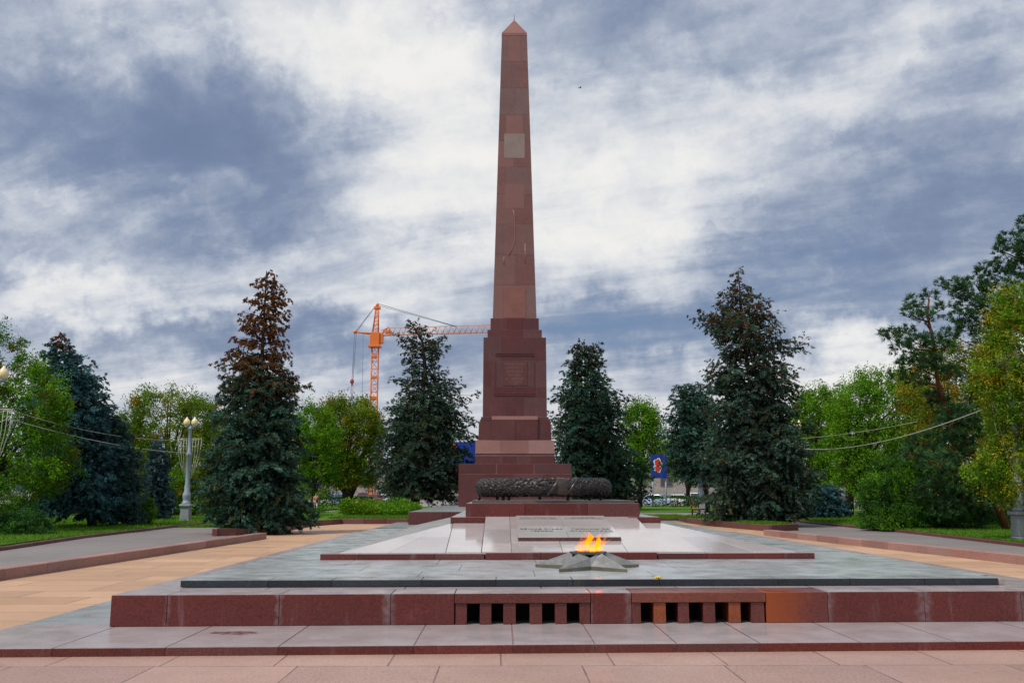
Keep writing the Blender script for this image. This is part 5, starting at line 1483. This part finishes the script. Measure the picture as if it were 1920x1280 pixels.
# ------------------------------------------------------------------ parked cars
M['tyre'] = plain('tyre_rubber', (.02, .02, .02), .8)
M['rim'] = plain('alloy_rim', (.45, .45, .46), .3, .7, .1)
M['carglass'] = plain('tinted_car_glass', (.03, .04, .05), .08, 0, .1)
M['headlamp'] = plain('headlamp_glass', (.7, .72, .75), .1, 0, .05)
M['taillamp'] = plain('tail_lamp', (.4, .02, .02), .2, 0, .05)
def car(label, px, py, Y, paint, rz, suv=False, z=None):
    p = at(px, py, Y)
    z = p.z if z is None else z
    root = empty('parked_car', (p.x, Y, 0.0), label, 'car', rz, 'cars parked on the square')
    L, Wd = (4.5, 1.8) if not suv else (4.6, 1.9)
    hb, hr = (.92, 1.48) if not suv else (1.05, 1.75)
    def loft(secs, mat, name, bev=.05):
        m_ = MB(); t = bmesh.new(); rr = []
        for (x, w, z0, z1) in secs:
            rr.append([t.verts.new((x, -w, z0)), t.verts.new((x, w, z0)), t.verts.new((x, w * .97, z1)), t.verts.new((x, -w * .97, z1))])
        for i in range(len(rr) - 1):
            for j in range(4): t.faces.new((rr[i][j], rr[i][(j + 1) % 4], rr[i + 1][(j + 1) % 4], rr[i + 1][j]))
        t.faces.new(rr[0]); t.faces.new(rr[-1])
        bmesh.ops.recalc_face_normals(t, faces=t.faces[:])
        bmesh.ops.bevel(t, geom=t.edges[:], offset=bev, segments=2, affect='EDGES', profile=.6)
        for f in t.faces: f.smooth = True
        me = bpy.data.meshes.new(name); t.to_mesh(me); t.free()
        return link(name, me, mat, root)
    h = L / 2; w = Wd / 2
    loft([(-h, w * .86, .35, hb * .80), (-h + .25, w * .97, .24, hb * .95), (-.9, w, .22, hb), (.9, w, .22, hb), (h - .5, w * .97, .24, hb * .86), (h, w * .84, .34, hb * .70)], paint, 'body')
    if suv: cs = [(-h + .1, w * .88, hb * .93, hb + .05), (-h + .45, w * .80, hb * .93, hr * .985), (.3, w * .78, hb * .93, hr), (.8, w * .80, hb * .93, hr * .95), (1.45, w * .90, hb * .9, hb + .02)]
    else: cs = [(-h + .45, w * .88, hb * .92, hb + .03), (-1.0, w * .76, hb * .92, hr * .97), (.1, w * .75, hb * .92, hr), (.6, w * .78, hb * .92, hr * .94), (1.35, w * .90, hb * .88, hb * .97)]
    loft(cs, M['carglass'], 'windows', .03)
    m_ = MB(); x0, x1 = (cs[1][0], cs[3][0])
    m_.hexa([(x0 - .08, -w * .76, hr * .95), (x1 + .12, -w * .77, hr * .93), (x1 + .12, w * .77, hr * .93), (x0 - .08, w * .76, hr * .95), (x0, -w * .70, hr + .012), (x1 - .05, -w * .70, hr + .008), (x1 - .05, w * .70, hr + .008), (x0, w * .70, hr + .012)], .02)
    for s in (-1, 1):
        for (xa, xb) in ((cs[1][0] - .05, cs[0][0]), (cs[3][0], cs[4][0]), (-.15, -.18)):
            m_.tube([(xa, s * w * .785, hr * .95), (xb, s * w * .90, hb * .98)], .035, 5)
    m_.build('roof', paint, root)
    for sx in (-1, 1):
        for sy in (-1, 1):
            m_ = MB(); m_.tube([(sx * h * .60, sy * (w - .20), .32), (sx * h * .60, sy * (w + .015), .32)], .32, 16); wh = m_.build('wheel', M['tyre'], root)
            m_ = MB(); m_.tube([(sx * h * .60, sy * (w - .05), .32), (sx * h * .60, sy * (w + .025), .32)], .19, 12); m_.build('rim', M['rim'], wh)
    for sy in (-1, 1):
        m_ = MB(); m_.box(h - .13, h - .005, sy * w * .66 - .2, sy * w * .66 + .2, hb * .58, hb * .74, .03); m_.build('headlight', M['headlamp'], root)
        m_ = MB(); m_.box(-h + .005, -h + .1, sy * w * .66 - .17, sy * w * .66 + .17, hb * .60, hb * .80, .03); m_.build('tail_light', M['taillamp'], root)
    m_ = MB(); m_.box(h - .1, h + .012, -.38, .38, hb * .36, hb * .56, .02); m_.build('grille', M['tyre'], root)
    return root
P_ = {k: plain(k + '_car_paint', c, .22, 0, .04, 2) for k, c in dict(white=(.72, .73, .74), blue=(.03, .15, .50), maroon=(.16, .012, .016), red=(.38, .05, .025), silver=(.42, .46, .50), sky=(.35, .50, .68), black=(.02, .02, .022), grey=(.2, .21, .22)).items()}
fr = R(-90)
for lb, px, Y, c, rz, suv in (('white off-roader parked left of the blue car', 617, 172, 'white', fr + .3, True), ('bright blue car parked left of the forked trunk', 634, 160, 'blue', fr + .35, False),
                              ('dark maroon off-roader parked right of the forked trunk', 680, 172, 'maroon', fr + .2, True), ('orange red car beside the maroon off-roader', 701, 158, 'red', fr - .2, False),
                              ('white car under the spruce left of the obelisk', 722, 165, 'white', fr, False), ('pale sky blue car near the trunk of the spruce left of the obelisk', 744, 165, 'sky', fr, False),
                              ('pale blue car nearest the billboard on the right', 1231, 132, 'sky', R(-25), False), ('grey car behind the pale blue one on the right', 1256, 150, 'grey', R(-70), False),
                              ('white car in the middle of the right row', 1272, 146, 'white', R(-75), False), ('black car between white cars on the right', 1287, 150, 'black', R(-80), False),
                              ('white off-roader at the right end of the right row', 1299, 150, 'white', R(-80), True), ('silver car seen through the low boughs of the brown topped spruce', 545, 160, 'silver', fr, False)):
    car(lb, px, 935, Y, P_[c], rz, suv)

# ------------------------------------------------------------------ hedges and flower bed
def hedge(label, px0, px1, Y, h, d, z0):
    a, b_ = at(px0, 945, Y).x, at(px1, 945, Y).x
    cx = (a + b_) / 2
    root = empty('trimmed_hedge', (cx, Y, z0), label, 'hedge', 0, 'trimmed hedges')
    n = int(2600 * (b_ - a) * (h + d) / 12)
    u = rng.uniform(0, 1, (n, 3)); f = rng.integers(0, 4, n)
    pos = np.stack([(u[:, 0] - .5) * (b_ - a), (u[:, 1] - .5) * d, u[:, 2] * h], 1)
    pos[f == 0, 1] = -d / 2; pos[(f == 1) | (f == 2), 2] = h; pos += rng.normal(0, .035, (n, 3))
    cc = pick(DKGR, n) * rng.uniform(.5, 1.2, (n, 1))
    P, C = leaf_cards(pos, np.full(n, .16), cc)
    cards('leaves', P, C, M['fol'], root)
    mb = MB()
    for i in range(max(2, int((b_ - a) / .6))):
        x = lerp(-.48, .48, i / max(1, int((b_ - a) / .6) - 1)) * (b_ - a)
        mb.tube([(x, 0, -.05), (x + .05, .02, h * .5), (x - .03, 0, h * .9)], .03, 5)
    mb.build('stems', M['bark'], root)
hedge('trimmed dark hedge below the blue and white cars on the left', 596, 700, 96, .95, 1.4, .22)
hedge('trimmed dark hedge right of the wreath, left of the gap', 1222, 1243, 97, 1.0, 1.2, .22)
hedge('trimmed dark hedge right of the wreath, long one behind the bench', 1256, 1322, 97, 1.05, 1.2, .22)

def bed(name, label, px0, px1, Y0, Y1, h, n, cols, flowers, z0):
    a, b_ = at(px0, 955, Y0).x, at(px1, 955, Y0).x
    yy = rng.uniform(Y0, Y1, n); xx = rng.uniform(a, b_, n)
    hh = h * (.45 + .55 * rng.uniform(0, 1, n)) * (.65 + .35 * np.sin(xx * 1.3 + 1) * np.sin(yy * .9))
    pos = np.stack([xx, yy, z0 + hh * rng.uniform(0, 1, n) ** .6], 1)
    cc = pick(cols, n) * rng.uniform(.6, 1.3, (n, 1))
    fl_ = rng.uniform(0, 1, n) < flowers
    cc[fl_ & (xx < a + .55 * (b_ - a))] = (.45, .10, .02)
    P, C = leaf_cards(pos, np.full(n, .17), cc, -.7, .35)
    o = cards(name, P, C, M['fol'], None)
    return tag(o, label, 'flower bed', None, 'stuff')
bed('flower_bed', 'bright green flower bed with orange blooms left of the obelisk terrace', 632, 766, 57, 66, 1.15, 26000, BRIGHT[:2] + GREEN, .05, .26)
bed('ground_cover', 'dark green ground cover under the trees behind the lawn on the left', -60, 600, 66, 69, 1.1, 16000, DKGR + GREEN[:1], .0, .1)
bed('ground_cover', 'dark green ground cover under the trees behind the lawn on the right', 1640, 1990, 55, 58, 1.2, 16000, DKGR, .0, .1)

def grass(regions, n):
    Ps, Cs = [], []
    for (x0, x1, y0, y1, z, sk, wgt) in regions:
        m = int(n * wgt)
        y = rng.uniform(0, 1, m) ** 1.5 * (y1 - y0) + y0
        x = rng.uniform(x0, x1, m) + sk * (y - y0)
        p = np.stack([x, y, np.full(m, z)], 1)
        hgt = rng.uniform(.05, .11, m)[:, None] * (y / 40)[:, None]
        w = .02 * (y / 40)[:, None]
        s = unit(np.stack([rng.normal(size=m), rng.normal(size=m) * .4, np.zeros(m)], 1))
        tip = p + np.stack([rng.normal(0, .03, m), rng.normal(0, .03, m), np.zeros(m)], 1); tip[:, 2:] += hgt
        Ps.append(np.stack([p - s * w * .5, p + s * w * .5, tip], 1))
        Cs.append(pick([((.10, .25, .018), 5), ((.15, .30, .03), 2), ((.06, .16, .012), 3), ((.25, .24, .06), .5)], m) * rng.uniform(.7, 1.2, (m, 1)))
    o = cards('grass', np.concatenate(Ps), np.concatenate(Cs), M['fol'], None)
    tag(o, 'short bright green grass growing on the lawns under the trees', 'grass', None, 'stuff')
grass([(-24, -14.7, 27.5, 62, .12, -.045, .35), (16.3, 26, 29, 62, .12, .03, .35), (-12.9, -9.6, 38, 60, .26, -.04, .1), (-9.4, -5.1, 51.4, 66, .26, 0, .1), (11.3, 13.0, 42.5, 58, .25, .0, .06), (7, 11, 52.6, 59, .25, 0, .05)], 110000)

# ------------------------------------------------------------------ bench, people, bird
bq = at(1313, 972, 58)
bench = empty('park_bench', (bq.x, 58.2, .25), 'orange wooden park bench with dark legs beside the tallest right spruce', 'bench', R(62))
mb = MB()
for i in range(4): mb.box(-.9, .9, -.22 + i * .12, -.12 + i * .12, .42, .46, .006)
mb.build('seat', M['wood'], bench)
mb = MB()
for i in range(3): mb.box(-.9, .9, .27 + i * .02, .30 + i * .02, .56 + i * .14, .67 + i * .14, .006)
mb.build('backrest', M['wood'], bench)
for s in (-.75, .75):
    mb = MB(); mb.box(s - .04, s + .04, -.22, .24, .36, .42, .006); mb.box(s - .04, s + .04, -.22, -.15, 0, .36, .006); mb.box(s - .04, s + .04, .18, .26, 0, .42, .006); mb.box(s - .035, s + .035, .24, .30, .42, .96, .006)
    mb.build('leg', M['dark'], bench)

def skin_mesh(name, pts, edges, rads, mat, parent, root_i=0, sub=2):
    me = bpy.data.meshes.new(name); me.from_pydata(pts, edges, []); me.update()
    o = bpy.data.objects.new('tmp', me); COL.objects.link(o)
    sk = o.modifiers.new('s', 'SKIN'); sk.use_smooth_shade = True
    for i, r in enumerate(rads):
        v = me.skin_vertices[0].data[i]; v.radius = r if isinstance(r, tuple) else (r, r); v.use_root = (i == root_i)
    ss = o.modifiers.new('u', 'SUBSURF'); ss.levels = sub
    bpy.context.view_layer.update()
    m2 = bpy.data.meshes.new_from_object(o.evaluated_get(bpy.context.evaluated_depsgraph_get()))
    bpy.data.objects.remove(o)
    m2.name = name
    return link(name, m2, mat, parent)
M['skin'] = plain('skin', (.48, .28, .20), .5, 0, .06)
M['hair'] = plain('dark_hair', (.03, .02, .015), .6)
cloth = lambda n, c: plain(n, c, .85, 0, .12, 8)
def person(label, px, Y, z0, rz, top, legs, scale=1.0, stride=.22, hair=True, short=False):
    p = at(px, 945, Y)
    root = empty('person', (p.x, Y, z0), label, 'person', rz, 'people walking in the park'); root.scale = (scale,) * 3
    s = stride
    pts = [(0, 0, .96), (0, 0, 1.18), (0, .0, 1.40), (0, -.01, 1.50), (0, -.015, 1.60), (0, -.02, 1.70),
           (.10, 0, .90), (.11, -s * .5, .50), (.11, -s * .9 + .02, .09), (.11, -s * .9 - .14, .035),
           (-.10, 0, .90), (-.11, s * .35, .50), (-.11, s * .95, .11), (-.11, s * .95 - .14, .035),
           (.19, 0, 1.40), (.245, .05 + s * .2, 1.12), (.24, -.02 + s * .5, .86), (.235, -.05 + s * .55, .76),
           (-.19, 0, 1.40), (-.245, .03 - s * .2, 1.12), (-.24, -.06 - s * .5, .87), (-.235, -.10 - s * .55, .77)]
    E_ = [(0, 1), (1, 2), (2, 3), (3, 4), (4, 5), (0, 6), (6, 7), (7, 8), (8, 9), (0, 10), (10, 11), (11, 12), (12, 13), (2, 14), (14, 15), (15, 16), (16, 17), (2, 18), (18, 19), (19, 20), (20, 21)]
    rd = [(.15, .11), (.13, .10), (.15, .10), .055, .088, .075, .085, .058, .04, .035, .085, .058, .04, .035, .055, .042, .030, .028, .055, .042, .030, .028]
    skin_mesh('body', pts, E_, rd, M['skin'], root)
    def sub(idx, ed, extra, mat, name):
        mp = {v: i for i, v in enumerate(idx)}
        q = [pts[v] for v in idx]; e = [(mp[a], mp[b_]) for a, b_ in ed]
        r = [tuple(x + extra for x in (rd[v] if isinstance(rd[v], tuple) else (rd[v],) * 2)) for v in idx]
        skin_mesh(name, q, e, r, mat, root)
    sub([0, 1, 2, 14, 15, 18, 19], [(0, 1), (1, 2), (2, 14), (14, 15), (2, 18), (18, 19)], .016, top, 'shirt')
    if short: sub([0, 6, 7, 10, 11], [(0, 6), (6, 7), (0, 10), (10, 11)], .018, legs, 'shorts')
    else: sub([0, 6, 7, 8, 10, 11, 12], [(0, 6), (6, 7), (7, 8), (0, 10), (10, 11), (11, 12)], .016, legs, 'trousers')
    if hair:
        mb = MB(); mb.ball((0, .012, 1.685), .105, 12, 8, (.92, 1.02, 1.0)); 
        for v in list(mb.bm.verts):
            if v.co.z < 1.66 and v.co.y < .02: mb.bm.verts.remove(v)
        mb.build('hair', M['hair'], root)
    for sx in (-1, 1):
        mb = MB(); x = sx * .11; y = (-s * .9 if sx > 0 else s * .95) - .06; mb.ball((x, y, .045), .05, 10, 6, (.85, 2.5, .85)); mb.build('shoe', M['tyre'], root)
person('person in dark top and blue trousers walking under the fresh green tree', 1608, 80, .12, .4, cloth('plum_cloth', (.12, .03, .05)), cloth('denim_cloth', (.02, .07, .30)))
person('person in dark top and blue shorts walking beside the one in blue trousers', 1614, 80.6, .12, .4, cloth('charcoal_cloth', (.05, .03, .04)), cloth('blue_cloth', (.03, .12, .38)), short=True)
person('person in a dark red top near the dark trunk of the fresh green tree', 1597, 84, .12, -.5, cloth('dark_red_cloth', (.22, .03, .02)), cloth('grey_cloth', (.2, .2, .2)))
person('person in orange top and pale trousers right of the brown topped spruce', 592, 74, .26, .2, cloth('orange_cloth', (.50, .20, .09)), cloth('pale_cloth', (.65, .58, .52)), .78)
person('person in a blue shirt seen through the low boughs of the brown topped spruce', 447, 72, .2, .8, cloth('sky_cloth', (.06, .25, .55)), cloth('navy_cloth', (.03, .04, .10)), .95)
person('person in a white shirt beside the blue shirt behind the brown topped spruce', 457, 73, .2, .6, cloth('white_cloth', (.6, .62, .68)), cloth('blue_jean', (.04, .09, .25)), .95)
bq = at(1087.5, 165, 110)
bird = empty('flying_bird', tuple(bq), 'tiny dark bird flying in the sky right of the obelisk', 'bird', .5)
mb = MB(); mb.ball((0, 0, 0), .06, 10, 7, (2.4, .9, .9)); mb.ball((.15, 0, .025), .04, 8, 6); mb.tube([(.18, 0, .02), (.23, 0, .015)], [.014, .003], 5); mb.hexa([(-.26, -.05, -.005), (-.1, -.03, -.005), (-.1, .03, -.005), (-.26, .05, -.005), (-.26, -.05, .006), (-.1, -.03, .006), (-.1, .03, .006), (-.26, .05, .006)]); mb.build('body', M['dark'], bird)
for s in (-1, 1):
    mb = MB(); mb.hexa([(-.05, s * .03, .02), (.07, s * .03, .02), (.04, s * .30, .10), (-.07, s * .28, .10), (-.05, s * .03, .03), (.07, s * .03, .03), (.04, s * .30, .107), (-.07, s * .28, .107)])
    mb.build('wing', M['dark'], bird)
